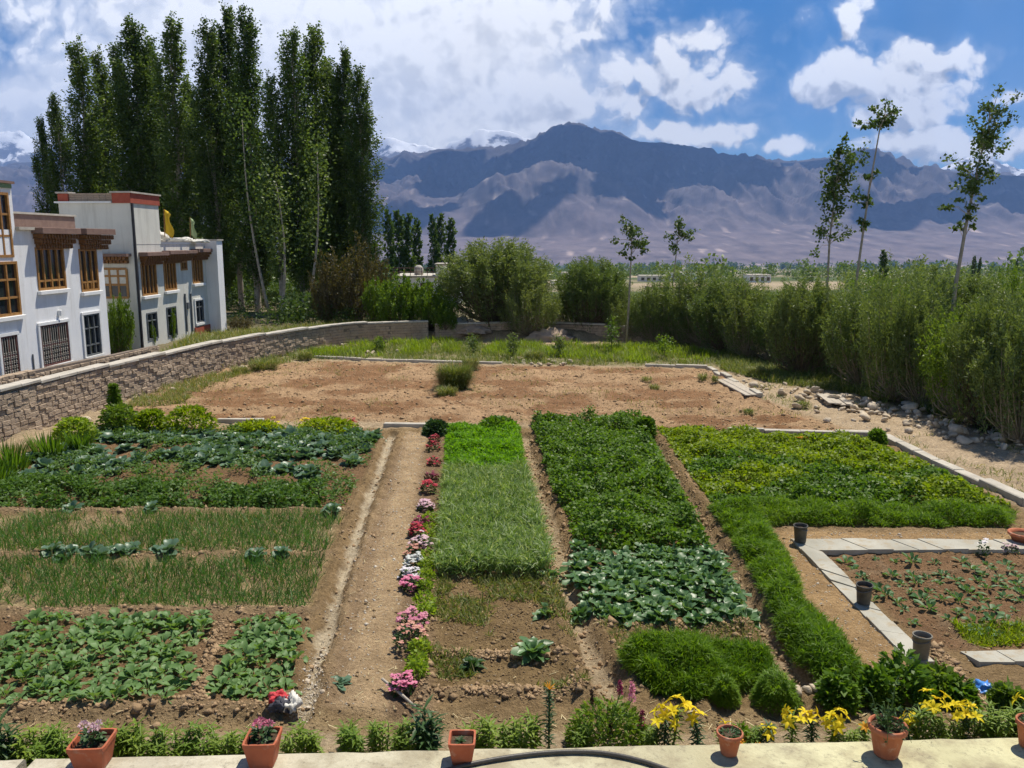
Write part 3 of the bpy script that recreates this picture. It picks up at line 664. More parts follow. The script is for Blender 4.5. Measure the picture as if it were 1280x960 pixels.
# ================================================================== COMPOUND WALLS
def line_pts(pl, step):
    out = []
    for i in range(len(pl) - 1):
        a, b = pl[i], pl[i + 1]; L = np.linalg.norm(b - a); n = max(1, int(round(L / step)))
        for k in range(n): out.append(a + (b - a) * k / n)
    out.append(pl[-1]); return np.array(out)
def smooth_line(pl, it=2):
    for _ in range(it):
        q = [pl[0]]
        for i in range(len(pl) - 1): q += [pl[i] * .75 + pl[i + 1] * .25, pl[i] * .25 + pl[i + 1] * .75]
        q.append(pl[-1]); pl = np.array(q)
    return pl
def stone_wall(name, label, pl, h0, h1, zb=0.0, thick=.30, course=.135, bl=.30, steps=9, cop=True):
    root = thing(name, label, 'wall', (pl[0][0], pl[0][1], zb)); o = np.array([pl[0][0], pl[0][1], zb])
    pts = line_pts(pl, .01); seg = np.r_[0, np.cumsum(np.linalg.norm(np.diff(pts, axis=0), axis=1))]; T = seg[-1]
    def at(s): return np.array([np.interp(s, seg, pts[:, 0]), np.interp(s, seg, pts[:, 1])])
    def hh(s): q = math.floor(s / T * steps) / max(1, steps - 1); return h0 + (h1 - h0) * min(1, q)
    bl_mb = MB(); core = MB(); cp = MB()
    zmax = max(h0, h1); nc = int(zmax / course) + 1
    for c in range(nc):
        s = -(c % 2) * bl * .5
        while s < T:
            L = bl * random.uniform(.8, 1.25); a, b = max(s + .006, 0), min(s + L - .006, T)
            if b - a > .06:
                z0 = c * course; z1 = z0 + course - .014
                if z1 <= hh((a + b) / 2) + .02:
                    A, B = at(a), at(b); u = (B - A) / (np.linalg.norm(B - A) + 1e-9); n = np.array([u[1], -u[0]]); dp = random.uniform(-.012, .03)
                    bl_mb.box((0, -thick / 2, z0), (np.linalg.norm(B - A), thick / 2 + dp, z1), (u[0], u[1], 0), (n[0], n[1], 0), (A[0], A[1], zb), j=.009, bev=.014)
            s += L
    ns = max(2, int(T / .8))
    for k in range(ns):
        a, b = T * k / ns, T * (k + 1) / ns; A, B = at(a), at(b); u = (B - A) / np.linalg.norm(B - A); n = np.array([u[1], -u[0]]); h = hh((a + b) / 2)
        core.box((-.004, -thick / 2 + .02, -.3), (np.linalg.norm(B - A) + .004 * 0, thick / 2 - .022, h - .012), (u[0], u[1], 0), (n[0], n[1], 0), (A[0], A[1], zb))
        if cop: cp.box((.003, -thick / 2 - .05, h), (np.linalg.norm(B - A) - .003, thick / 2 + .05, h + .075), (u[0], u[1], 0), (n[0], n[1], 0), (A[0], A[1], zb), j=.006, bev=.012)
    bl_mb.build('masonry', M_block, root, loc=o); core.build('mortar_core', M_mortar, root, loc=o)
    if cop: cp.build('coping', M_coping, root, loc=o)
    return root
stone_wall('compound_wall', 'long curving stone block wall with stepped concrete coping beside the white houses', smooth_line(WALL), 1.34, .95)
e = WALL[-1]
stone_wall('boundary_wall', 'low dark block wall across the far end of the plot under the bushes', np.array([[e[0] + .35, e[1] + .1], G(700, 421)[:2], G(880, 429)[:2]]), .80, .66, steps=3)
# second low wall at the foot of the houses
off = np.array([[-2.2, .6]]); W2 = smooth_line(np.array([p for p in WALL[:7]]) + off)
stone_wall('plinth_wall', 'low brick retaining wall running along the foot of the houses', W2, 1.16, .98, zb=.05, thick=.26, course=.12, bl=.26, steps=12, cop=False)

# ================================================================== HOUSES
FA = math.atan((682 - 640) / F_PX); FD = np.array([math.sin(FA), math.cos(FA)]); FN = np.array([FD[1], -FD[0]]); FP = np.array([-16.0, 32.9])
def fac(px, py, out=0.0):
    d = ray(px, py); P0 = FP + FN * out; t = (FN @ P0) / (FN @ d[:2]); p = d * t
    return float((p[:2] - P0) @ FD), CAM_H + float(p[2])
UXF = (FD[0], FD[1], 0); UYF = (FN[0], FN[1], 0)
class House:
    """a house whose lit long side lies on the facade line: s along it, o outwards, z up"""
    def __init__(s, name, label):
        s.o = np.array([FP[0], FP[1], .3]); s.root = thing(name, label, 'house', s.o)
    def box(s, mb, s0, s1, o0, o1, z0, z1, bev=0, j=0): mb.box((s0, o0, z0), (s1, o1, z1), UXF, UYF, (FP[0], FP[1], 0), bev=bev, j=j); return mb
    def part(s, name, mat, boxes, parent=None, bev=0):
        mb = MB()
        for b in boxes: s.box(mb, *b, bev=bev)
        return mb.build(name, mat, parent or s.root, loc=s.o)
    def rect(s, x0, x1, y0, y1):
        xm = (x0 + x1) / 2; return fac(x0, y1)[0], fac(x1, y1)[0], fac(xm, y1)[1], fac(xm, y0)[1]
    def window(s, px, wood=True, nv=3, nh=1, hood=None, sill=True, surround=False, grille=False, mid=None, name='window', lower=False):
        s0, s1, z0, z1 = s.rect(*px); m_ = M_wood if wood else M_maroon if grille else M_metalgrey
        fw = .085 if wood else .06
        B = [(s0, s0 + fw, -.09, .035, z0, z1), (s1 - fw, s1, -.09, .035, z0, z1), (s0 + fw, s1 - fw, -.09, .03, z0, z0 + fw), (s0 + fw, s1 - fw, -.09, .03, z1 - fw, z1)]
        for k in range(1, nv): c = s0 + (s1 - s0) * k / nv; B.append((c - fw * .42, c + fw * .42, -.085, .02, z0 + fw, z1 - fw))
        for k in range(1, nh + 1):
            zc = z0 + (z1 - z0) * (mid if (mid and k == 1) else k / (nh + 1)); B.append((s0 + fw, s1 - fw, -.08, .012, zc - fw * .4, zc + fw * .4))
        if lower:
            for k in range(nv * 2): c = s0 + (s1 - s0) * (k + .5) / (nv * 2); B.append((c - .02, c + .02, -.07, .008, z0 + fw, z0 + (z1 - z0) * .2))
        fr = s.part(name, m_, B)
        s.part('pane', M_glass, [(s0 + .02, s1 - .02, -.062, -.05, z0 + .02, z1 - .02)], fr)
        if grille:
            gb = MB(); nk = max(3, int((s1 - s0) / .13))
            for k in range(nk):
                c = s0 + fw + (s1 - s0 - 2 * fw) * (k + .5) / nk; zc = z0 + (z1 - z0) * .60
                s.box(gb, c - .009, c + .009, .0, .018, z0 + fw, z1 - fw)
                for q in range(5):
                    zz = z0 + fw + (zc - z0) * (q + .5) / 5.2; s.box(gb, c - .036, c + .036, .019, .03, zz - .036, zz - .018); s.box(gb, c - .036, c + .036, .019, .03, zz + .018, zz + .036)
            gb.build('grille', M_coping, fr, loc=s.o)
        if sill: s.part('sill', M_trim, [(s0 - .08, s1 + .08, .002, .13, z0 - .13, z0 - .003)], fr, bev=.012)
        if surround: s.part('surround', M_trim, [(s0 - .10, s0 - .002, .002, .05, z0 - .0, z1), (s1 + .002, s1 + .10, .002, .05, z0, z1), (s0 - .10, s1 + .10, .002, .055, z1 + .002, z1 + .10), (s0 - .10, s1 + .10, .002, .09, z0 - .12, z0 - .003)], fr)
        if hood:
            hx0, hx1, hy0, hy1 = hood; a, b, za, zb = s.rect(hx0, hx1, hy0, hy1); H = zb - za
            hd = s.part('hood', M_brown, [(a, b, .002, .40, zb - H * .28, zb)], bev=.01)
            nb = max(4, int((b - a) / .17)); BB = []
            for row, (dep, zt, zb_) in enumerate(((.34, .30, .52), (.25, .53, .76), (.15, .77, 1.0))):
                ins = .03 + row * .055
                for k in range(nb):
                    c = a + ins + (b - a - 2 * ins) * (k + .5) / nb; w_ = (b - a) / nb * .29
                    BB.append((c - w_, c + w_, .003, dep, zb - H * zb_ + .012, zb - H * zt - .001))
                BB.append((a + ins, b - ins, .003, dep - .06, zb - H * zb_ + .001, zb - H * zb_ + .013))
            s.part('bracket_course', M_dwood, BB, hd)
        return fr
def solid(h, name, mat, s0, s1, o0, o1, z0, z1, holes=(), parent=None):
    """a wall block; window rectangles (s0, s1, z0, z1) are cut 12 cm into its outer face"""
    mb = MB(); D = .12
    h.box(mb, s0, s1, o0, o1 - D, z0, z1)
    ss = sorted({s0, s1, *[v for q in holes for v in q[:2] if s0 < v < s1]}); zs_ = sorted({z0, z1, *[v for q in holes for v in q[2:4] if z0 < v < z1]})
    for i in range(len(ss) - 1):
        for k in range(len(zs_) - 1):
            cs, cz = (ss[i] + ss[i + 1]) / 2, (zs_[k] + zs_[k + 1]) / 2
            if any(q[0] < cs < q[1] and q[2] < cz < q[3] for q in holes): continue
            h.box(mb, ss[i], ss[i + 1], o1 - D, o1, zs_[k], zs_[k + 1])
    return mb.build(name, mat, parent or h.root, loc=h.o)

h1 = House('white_house', 'white two storey house with carved wooden window hoods at the left edge')
zr = fac(131, 287)[1]; sb = fac(20, 300)[0]; ztop = fac(20, 226)[1]
WIN1 = [(-16, 17, 240, 322), (-16, 27, 327, 396), (48, 83, 309, 362), (102, 124, 311, 364), (4, 25, 419, 470), (53, 88, 404, 455), (107, 127, 392, 444)]
H1 = [h1.rect(*p) for p in WIN1]
solid(h1, 'wall', M_wallwhite, -16, 0, -8.5, 0, -.2, zr - .09, [q for q in H1[1:]])
solid(h1, 'upper_wall', M_wallwhite, -16, sb, -8.5, 0, zr - .089, ztop - .12, [H1[0]])
h1.part('green_trim', M_greenpaint, [(-16, sb - .05, -.2, .06, ztop - .26, ztop - .13)]); h1.part('roof', M_brown, [(-16.1, sb + .06, -8.6, .1, ztop - .12, ztop - .04)])
h1.part('roof', M_coping, [(sb + .01, .12, -8.6, .14, zr - .088, zr + .01)])
zp = fac(80, 268)[1] - .02
pw_ = h1.part('parapet', M_brown, [(sb + .02, -.25, -1.1, -.85, zr + .012, zp)]); h1.part('coping', M_coping, [(sb + .02, -.2, -1.16, -.8, zp + .001, zp + .07)], pw_)
h1.window(WIN1[0], nv=3, nh=2, sill=False); h1.window(WIN1[1], nv=3, nh=2); h1.window(WIN1[2], nv=4, nh=1, mid=.22, hood=(41, 90, 285, 311)); h1.window(WIN1[3], nv=3, nh=1, mid=.22, hood=(97, 134, 286, 312), lower=True)
h1.window(WIN1[4], wood=False, grille=True, surround=True, sill=False, nv=2); h1.window(WIN1[5], wood=False, grille=True, surround=True, sill=False, nv=3); h1.window(WIN1[6], wood=False, nv=3, nh=2, mid=.26, surround=True, sill=False)
a, z = fac(73, 391); h1.part('wall_lamp', M_trim, [(a - .05, a + .05, .002, .12, z - .1, z + .1)], bev=.015)
a, z = fac(41, 452); h1.part('drain_pipe', M_metalgrey, [(a - .02, a + .02, .004, .04, z - .7, z + .25)])
h1.part('plinth', M_redpaint, [(-.9, .02, .003, .05, -.1, .55)])

h2 = House('white_house', 'white house with square red banded tower and prayer flags on its flat roof')
c0 = fac(168, 330)[0]; c1 = fac(202, 330)[0]; c2 = fac(257, 330)[0]; zt = fac(185, 256)[1]; zl = fac(230, 302)[1]
UP2 = [(178, 197, 329, 369), (206, 221, 327, 363), (226, 234, 326, 338), (241, 254, 322, 354)]; DN2 = [(185, 198, 390, 424), (210, 222, 383, 420), (245, 255, 375, 403)]
HU = [h2.rect(*p) for p in UP2]; HD = [h2.rect(*p) for p in DN2]
xl = W(81, 300, FP[1] + c0)[0]; wt_ = float(-16 - xl) + .3
solid(h2, 'wall', M_cream, c0, c1, -8.5, 0, -.2, zl - .12, [q for q in HU + HD if q[1] < c1]); solid(h2, 'wall', M_cream, c1 + .001, c2, -8.5, 0, -.2, zl - .12, [q for q in HU + HD if q[1] > c1])
tw = h2.part('tower', M_cream, [(c0 - .002, c1 + .05, -wt_, .01, zl - .118, zt)])
h2.part('cornice', M_trim, [(c0 - .12, c1 - .4, -wt_ - .12, -.75, zt + .002, zt + .07)], tw)
zpp = fac(185, 244)[1]
for q_ in ((c0 - .06, c1 + .09, -.72, .06, zt + .003, zpp), (c0 - .05, c0 + .4, -wt_ + .02, -wt_ + .45, zt + .073, zpp - .02)):
    h2.part('red_band', M_redpaint, [q_], tw); h2.part('band_coping', M_coping, [(q_[0] - .06, q_[1] + .06, q_[2] - .06, q_[3] + .06, q_[5] + .002, q_[5] + .07)], tw)
pb = MB(); zc = zt + .073
while zc < zpp - .07:
    sx_ = -wt_ + .46
    while sx_ < -.80:
        h2.box(pb, c0 + .02, c0 + .16, sx_, min(sx_ + .25, -.74), zc, zc + .075); sx_ += .262
    zc += .085
pb.build('brick_parapet', M_mud, tw, loc=h2.o)
h2.part('parapet', M_trim, [(c1 + .06, c2 + .05, -.22, .02, zl - .118, zl), (c2 - .2, c2 + .05, -6, -.23, zl - .118, zl)]); h2.part('parapet_coping', M_coping, [(c1 + .1, c2 + .1, -.27, .07, zl + .002, zl + .06)])
for p, hd in zip(UP2, ((174, 202, 315, 331), (203, 226, 313, 329), (224, 238, 313, 326), (239, 259, 311, 325))): h2.window(p, nv=4 if p[1] - p[0] > 10 else 2, nh=0, hood=hd, sill=p[1] - p[0] > 10)
for p in DN2: h2.window(p, wood=False, nv=2, nh=1, mid=.7, sill=False, surround=p is DN2[2])
h2.part('buttress', M_wallwhite, [(c2 + .002, c2 + .75, -3, .62, -.2, zl + .05)]); h2.part('buttress_cap', M_coping, [(c2 - .02, c2 + .8, -3.02, .68, zl + .052, zl + .12)])
h2.part('drain_pipe', M_black, [(c0 + .03, c0 + .12, .012, .09, .1, zt)]); 
for x_ in (231, 238): a = fac(x_, 380)[0]; h2.part('drain_pipe', M_metalgrey, [(a - .04, a + .04, .004, .07, fac(x_, 415)[1], fac(x_, 367)[1])])
a, z = fac(234, 382); h2.part('meter_box', M_metalgrey, [(a - .14, a + .14, .004, .1, z - .15, z + .15)])
h2.part('plinth', M_redpaint, [(fac(243, 412)[0], c2, .003, .06, .2, .85)])
# the front gable window (faces the garden path)
Yf = FP[1] + c0
def front(px, py): p = W(px, py, Yf); return -float((p[:2] - FP) @ np.array([-FN[0], -FN[1]])), p[2]
oa, zb_ = front(128, 372); ob, zt_ = front(158, 336); fm = []
for k in range(4): c = oa + (ob - oa) * k / 3; fm.append((c0 - .05, c0 - .003, c - .045, c + .045, zb_, zt_))
for z_ in (zb_, zb_ + (zt_ - zb_) * .45, zb_ + (zt_ - zb_) * .75, zt_): fm.append((c0 - .04, c0 - .004, oa, ob, z_ - .045, z_ + .045))
fw = h2.part('window', M_wood, fm); h2.part('pane', M_glass, [(c0 - .022, c0 - .006, oa, ob, zb_, zt_)], fw)
h2.part('blind', M_cloth, [(c0 - .03, c0 - .0235, oa + .05, ob - .05, zb_ + (zt_ - zb_) * .48, zt_ - .05)], fw)
_, zh = front(140, 317); hd = h2.part('hood', M_brown, [(c0 - .42, c0 - .003, oa - .2, ob + .25, zh - .12, zh)]); BB = []
for row in range(2):
    for k in range(9): c = oa - .15 + (ob - oa + .3) * (k + .5) / 9; BB.append((c0 - .34 + row * .12, c0 - .004, c - .06, c + .06, zh - .26 - row * .15, zh - .125 - row * .15))
h2.part('bracket_course', M_dwood, BB, hd)

def prayer_flag(px, py, Y, mat, label, hgt=1.5, lean=.05, wd=.4):
    p = W(px, py, Y); r = thing('prayer_flag', label, 'flag', p); mb = MB().tube([(0, 0, 0), (lean, 0, hgt)], .022, 6); mb.build('pole', M_wood, r)
    V = []; nu, nv = 7, 5
    for i in range(nu):
        for j in range(nv): V.append((.03 + wd * j / (nv - 1) * (.75 + .25 * math.sin(i)) + lean * i / nu, .05 * math.sin(j * 2.0 + i * .7), hgt * .12 + hgt * .86 * i / (nu - 1) - .22 * (j / (nv - 1)) ** 1.3))
    Fq = [(i * nv + j, i * nv + j + 1, (i + 1) * nv + j + 1, (i + 1) * nv + j) for i in range(nu - 1) for j in range(nv - 1)]
    fo = link_mesh('banner', V, Fq, mat, r, True); md = fo.modifiers.new('thickness', 'SOLIDIFY'); md.thickness = .012; return r
prayer_flag(206, 296, 38.6, M_flagY, 'yellow prayer flag on a pole behind the tower of the white house', 1.25)
prayer_flag(238, 297, 40.5, M_flagG, 'pale green prayer flag on a pole above the flat roof', .95, .05, .28)
def crumpled(name, label, cat, loc, sx_, sy_, sz, mat, seed, sub=4):
    bm = bmesh.new(); bmesh.ops.create_icosphere(bm, subdivisions=sub, radius=1.0)
    V = np.array([v.co[:] for v in bm.verts]); fc = np.array([[v.index for v in f.verts] for f in bm.faces]); bm.free()
    k = 1 + (ridged(V[:, 0] * 1.9 + seed, V[:, 1] * 1.9 + V[:, 2] * 1.3, 5, seed, .6) - .55) * 1.7
    V = V * k[:, None] * np.array([sx_, sy_, sz]); V[:, 2] = np.maximum(V[:, 2], -.01)
    o = link_mesh(name, V, fc, mat, smooth=False); o.location = tuple(map(float, loc)); tag(o, label, cat); return o
p = W(210, 297, 39.0); crumpled('cloth_heap', 'white cloth heaped on the flat roof behind the parapet', 'cloth', (p[0] - .7, p[1], zl + .0), .5, .4, .42, M_cloth, 4)
p = W(252, 297, 41.5); crumpled('cloth_heap', 'low white sheet draped over the flat roof beside the green flag', 'cloth', (p[0] - .8, p[1], zl - .05), .8, .35, .2, M_cloth, 9)

# far white house among the bushes
def far_house(name, label, px0, px1, ytop, Y, ground, depth=7, parts=(), mat=M_wallwhite, wins=3):
    a = W(px0, ytop, Y); b = W(px1, ytop, Y); w_ = b[0] - a[0]; o = np.array([a[0], Y, ground]); r = thing(name, label, 'house', o); h_ = a[2] - ground
    MB().box((0, 0, 0), (w_, depth, h_)).build('wall', mat, r); MB().box((-.15, -.15, h_ + .002), (w_ + .15, depth + .15, h_ + .18)).build('roof', M_coping if mat is not M_mud else M_mud, r)
    for k in range(wins):
        c = w_ * (k + .5) / wins; ww = min(.7, w_ / wins * .28); f = MB().box((c - ww, -.04, h_ * .42), (c + ww, -.003, h_ * .80)).build('window', M_maroon, r); MB().box((c - ww + .08, -.05, h_ * .46), (c + ww - .08, -.042, h_ * .76)).build('pane', M_glass, f)
    return r, w_, h_
r, w_, h_ = far_house('white_house', 'low white flat roofed house behind the bright green bushes', 492, 574, 347, 82, -1.0)
q = W(545, 331, 82); MB().box((q[0] - W(492, 331, 82)[0], -.02 + .03, h_ + .185), (w_ + .05, 3.2, q[2] + 1.0)).build('roof_room', M_trim, r)
MB().box((q[0] - W(492, 331, 82)[0] - .1, -.15, q[2] + 1.002), (w_ + .15, 3.3, q[2] + 1.12)).build('room_roof', M_coping, r)
rl = MB()
for k in range(9): rl.tube([(k * .55, .1, h_ + .18), (k * .55, .1, h_ + .95)], .03, 5)
for z_ in (.55, .93): rl.tube([(0, .1, h_ + z_), (4.4, .1, h_ + z_)], .025, 5)
rl.build('railing', M_maroon, r); MB().lathe([(.0, 0), (.45, 0), (.45, .7), (.2, .95), (0, .97)], 14, (2.2, 2.5, h_ + .18)).build('water_tank', M_coping, r, True)
VIL = [(702, 716, 341, 330, 'tiny whitewashed cottage between the round willows, its roof pale', M_cream), (722, 735, 337, 350, 'brown block building just right of the tiny whitewashed cottage', M_mud), (800, 836, 345, 300, 'long pale building with dark windows seen between the two thin saplings', M_cream), (838, 858, 341, 340, 'white flat roofed house right of the long pale building', M_wallwhite),
       (936, 964, 344, 260, 'white roofed shed standing beyond the willows at mid right', M_tin), (752, 776, 346, 310, 'pale flat roofed house peeping over the round dark willow', M_cream), (862, 884, 341, 360, 'small white house right of the flat roofed one', M_wallwhite), (690, 706, 352, 220, 'small white shed beside the round willow', M_tin), (812, 838, 360, 170, 'mud walled hut below the long pale building', M_mud)]
for (x0, x1, yt, Y, lab, mt) in VIL:
    g0 = float(ground_base(np.array([0.0]), np.array([float(Y)]))[0]); zt0 = W(x0, yt, Y)[2]
    far_house('village_house', lab, x0, x1, yt, Y, min(g0, zt0 - 2.6), 6, mat=mt, wins=max(2, int((x1 - x0) / 7)))

# ================================================================== KERBS, PAVING, LEDGE
def edging(pts, wd, ht, label, mat=M_conc, seglen=1.0):
    pl = np.array([G(p[0], p[1])[:2] for p in pts]); o = np.array([pl[0][0], pl[0][1], 0]); mb = MB(); L = line_pts(pl, seglen)
    for A, B in zip(L[:-1], L[1:]):
        u = (B - A) / np.linalg.norm(B - A); n = np.array([-u[1], u[0]]); zz = float(gz(*((A + B) / 2)))
        mb.box((.004, -wd / 2, zz - .1), (np.linalg.norm(B - A) - .004, wd / 2, zz + ht), (u[0], u[1], 0), (n[0], n[1], 0), (A[0], A[1], 0), j=.008, bev=.012)
    return tag(mb.build('concrete_edging', mat, loc=o), label, 'edging')
edging([(394, 447), (450, 450), (540, 453), (628, 455)], .22, .10, 'pale concrete edging along the far left of the ploughed plot')
edging([(806, 458), (884, 460)], .22, .10, 'short concrete edging at the far right of the ploughed plot')
edging([(886, 461), (912, 475), (950, 497)], .20, .10, 'concrete edging slanting down the right side of the ploughed plot')
edging([(910, 541), (1000, 543), (1088, 546)], .22, .12, 'pale concrete edging behind the yellow green bean bed')
edging([(1105, 548), (1170, 580), (1230, 606), (1285, 631), (1400, 684)], .26, .12, 'concrete kerb running along the right side of the bean bed')
edging([(272, 528), (330, 528)], .2, .1, 'short pale edging behind the left vegetable bed')
edging([(480, 533), (540, 534)], .2, .08, 'stone edging across the far end of the earth path')
def paver(pts, label, group, first=[None]):
    P = [G(*p)[:2] for p in pts]; c = sum(P) / len(P); z0 = max(float(gz(*q)) for q in P + [c]); mb = MB(); n = len(P)
    Q = [c + (q - c) * (1 - .012 / max(.05, np.linalg.norm(q - c))) for q in P]
    t_ = [np.array([q[0], q[1], z0 + .028 + random.uniform(-.006, .006)]) for q in Q]; b = [np.array([q[0], q[1], z0 - .05]) for q in P]
    mb.add(b + t_, [tuple(range(n, 2 * n))] + [(k, (k + 1) % n, n + (k + 1) % n, n + k) for k in range(n)])
    o = mb.build('paving_slab', M_paver, loc=np.array([c[0], c[1], z0])); return tag(o, label, 'paving slab', group)
def lerp(a, b, t): return (a[0] + (b[0] - a[0]) * t, a[1] + (b[1] - a[1]) * t)
def slab_run(A0, A1, B0, B1, n, label, group, skip=()):
    # equal slabs along the ground (not along the picture)
    a0, a1, b0, b1 = [G(*p)[:2] for p in (A0, A1, B0, B1)]
    for k in range(n):
        t0, t1 = k / n, (k + 1) / n; P = [a0 + (a1 - a0) * t0, a0 + (a1 - a0) * t1, b0 + (b1 - b0) * t1, b0 + (b1 - b0) * t0]; c = sum(P) / 4; z0 = float(max(gz(*q) for q in P)) ; Q = [c + (q - c) * .985 for q in P]; mb = MB(); h_ = z0 + .03 + random.uniform(-.006, .008)
        mb.add([(q[0], q[1], z0 - .06) for q in Q] + [(q[0] + random.uniform(-.006, .006), q[1] + random.uniform(-.006, .006), h_ + random.uniform(-.004, .004)) for q in Q], [(4, 5, 6, 7), (0, 1, 5, 4), (1, 2, 6, 5), (2, 3, 7, 6), (3, 0, 4, 7)])
        tag(mb.build('paving_slab', M_paver, loc=np.array([c[0], c[1], z0])), label, 'paving slab', group)
slab_run((987, 677), (1280 + 120, 679), (1023, 692), (1280 + 150, 690), 13, 'grey concrete slab in the row crossing behind the seedling bed', 'slabs behind the seedling bed')
slab_run((990, 679), (1138, 832), (1028, 694), (1168, 832), 10, 'grey concrete slab in the slanting row with buckets on it', 'slabs in the slanting row')
slab_run((1200, 818), (1420, 814), (1224, 832), (1450, 829), 5, 'grey concrete slab in front of the seedling bed at the right edge', 'slabs in front of the seedling bed')

LZ = .34
LA = G(100, 946, LZ); LB = G(1200, 922, LZ); LS = (LB[1] - LA[1]) / (LB[0] - LA[0])
def ledge(x0, x1, label, j0):
    """concrete parapet top: far edge follows the garden's own line"""
    ya = lambda x: LA[1] + (x - LA[0]) * LS
    n = 60; xs_ = np.linspace(x0, x1, n); V = []; 
    for i, x in enumerate(xs_):
        e = ya(x) + .02 * (vnoise(np.array([x * 3.0]), np.array([j0]), 3)[0] - .5) + .015 * (vnoise(np.array([x * 11.0]), np.array([j0]), 5)[0] - .5)
        for yy_, zz in ((e + .01, -.2), (e, LZ - .03), (e - .025, LZ), (e - .7, LZ + .01), (e - 1.6, LZ), (e - 1.6, -.2)): V.append((x, yy_, zz))
    Fq = [(i * 6 + k, i * 6 + k + 1, (i + 1) * 6 + k + 1, (i + 1) * 6 + k) for i in range(n - 1) for k in range(5)] + [tuple(range(6)), tuple(range((n - 1) * 6 + 5, (n - 1) * 6 - 1, -1))]
    return tag(link_mesh('concrete_ledge', V, Fq, M_ledge, loc=(x0, ya(x0), 0)), label, 'ledge')
xg = W(50, 948, 7.0)[0]
ledge(xg, 7.5, 'long weathered concrete ledge carrying the flower pots', 1.0); ledge(-7.5, W(36, 946, 7.0)[0], 'short end of concrete ledge left of the dark gap', 5.0)

# ================================================================== TREES
def crown_mesh(pts_dirs, Lr, Wr, r, up=0.2):
    P, D = pts_dirs; n = len(P)
    return kites(P, r.uniform(*Lr, n), r.uniform(*Wr, n), D, up, r)
def poplar(name, label, H, rad, mat, seed, base=.10, nb=110, per=95, gap=0.0, lean=0.0, leaf=(.115, .205), group=None, shape=None, loc=(0, 0, 0), fork=True):
    r = np.random.RandomState(seed); root = thing(name, label, 'tree', loc, group)
    mb = MB(); k = 9; tr = [(lean * (i / k) ** 1.4 * H + r.normal() * .05 * (i > 0), r.normal() * .06 * (i > 0), H * .93 * i / k) for i in range(k + 1)]
    tr = np.array(tr); mb.tube([(tr[0][0], tr[0][1], -.4)] + list(tr), [H * .0125 + .03] + [max(.012, (H * .0095 + .02) * (1 - i / (k + .3))) for i in range(k + 1)], 7)
    P = []; D = []
    for b in range(nb):
        t = base + (1 - base) * (b + r.uniform()) / nb
        z = t * H; c = np.array([np.interp(z, tr[:, 2], tr[:, 0]), np.interp(z, tr[:, 2], tr[:, 1]), z * .93])
        prof = shape(t) if shape else (min(1, (t - base) / .12 + .45) * (1 - max(0, (t - .55) / .45) ** 1.6) ** .8)
        rr = rad * prof * r.uniform(.35, 1.15); a = r.uniform(0, 2 * math.pi); L = r.uniform(.07, .13) * H * (.5 + .5 * prof)
        e = R(r.uniform(52, 78)); h = np.array([math.cos(a), math.sin(a), 0])
        s0 = c + h * rr * .25 - np.array([0, 0, L * .35]); d = h * math.cos(e) + np.array([0, 0, math.sin(e)]); e0 = c + h * rr * .8 + np.array([0, 0, L * .5])
        if b % 3 == 0: mb.tube([c - np.array([0, 0, L * .6]), s0, e0], [.03, .022, .008], 4, False)
        n = int(per * (.4 + .6 * prof) * r.uniform(.5, 1.3)); u = r.uniform(0, 1, n) ** .8
        q = s0 + (e0 - s0) * u[:, None] + d * (u * L * .35)[:, None] + r.normal(size=(n, 3)) * np.array([.17, .17, .22]) * (rad / 1.2) ** .6 * (.5 + .5 * prof)
        P.append(q); D.append(np.repeat((h * .8 + np.array([0, 0, .15]))[None], n, 0))
    mb.build('trunk', M_bark, root, True)
    V, Fq = crown_mesh((np.concatenate(P), np.concatenate(D)), leaf, (leaf[0] * .75, leaf[1] * .75), r)
    link_mesh('crown', V, Fq, mat, root); return root
def zof(x, y): return float(gz(x, y))
PROTO = []
specs = [(20, 1.35, M_poplar, 150, 190), (20, 1.1, M_poplar2, 130, 150), (20, 1.5, M_poplar, 160, 200), (20, 1.2, M_poplar, 140, 175), (20, 1.7, M_poplar2, 155, 185)]
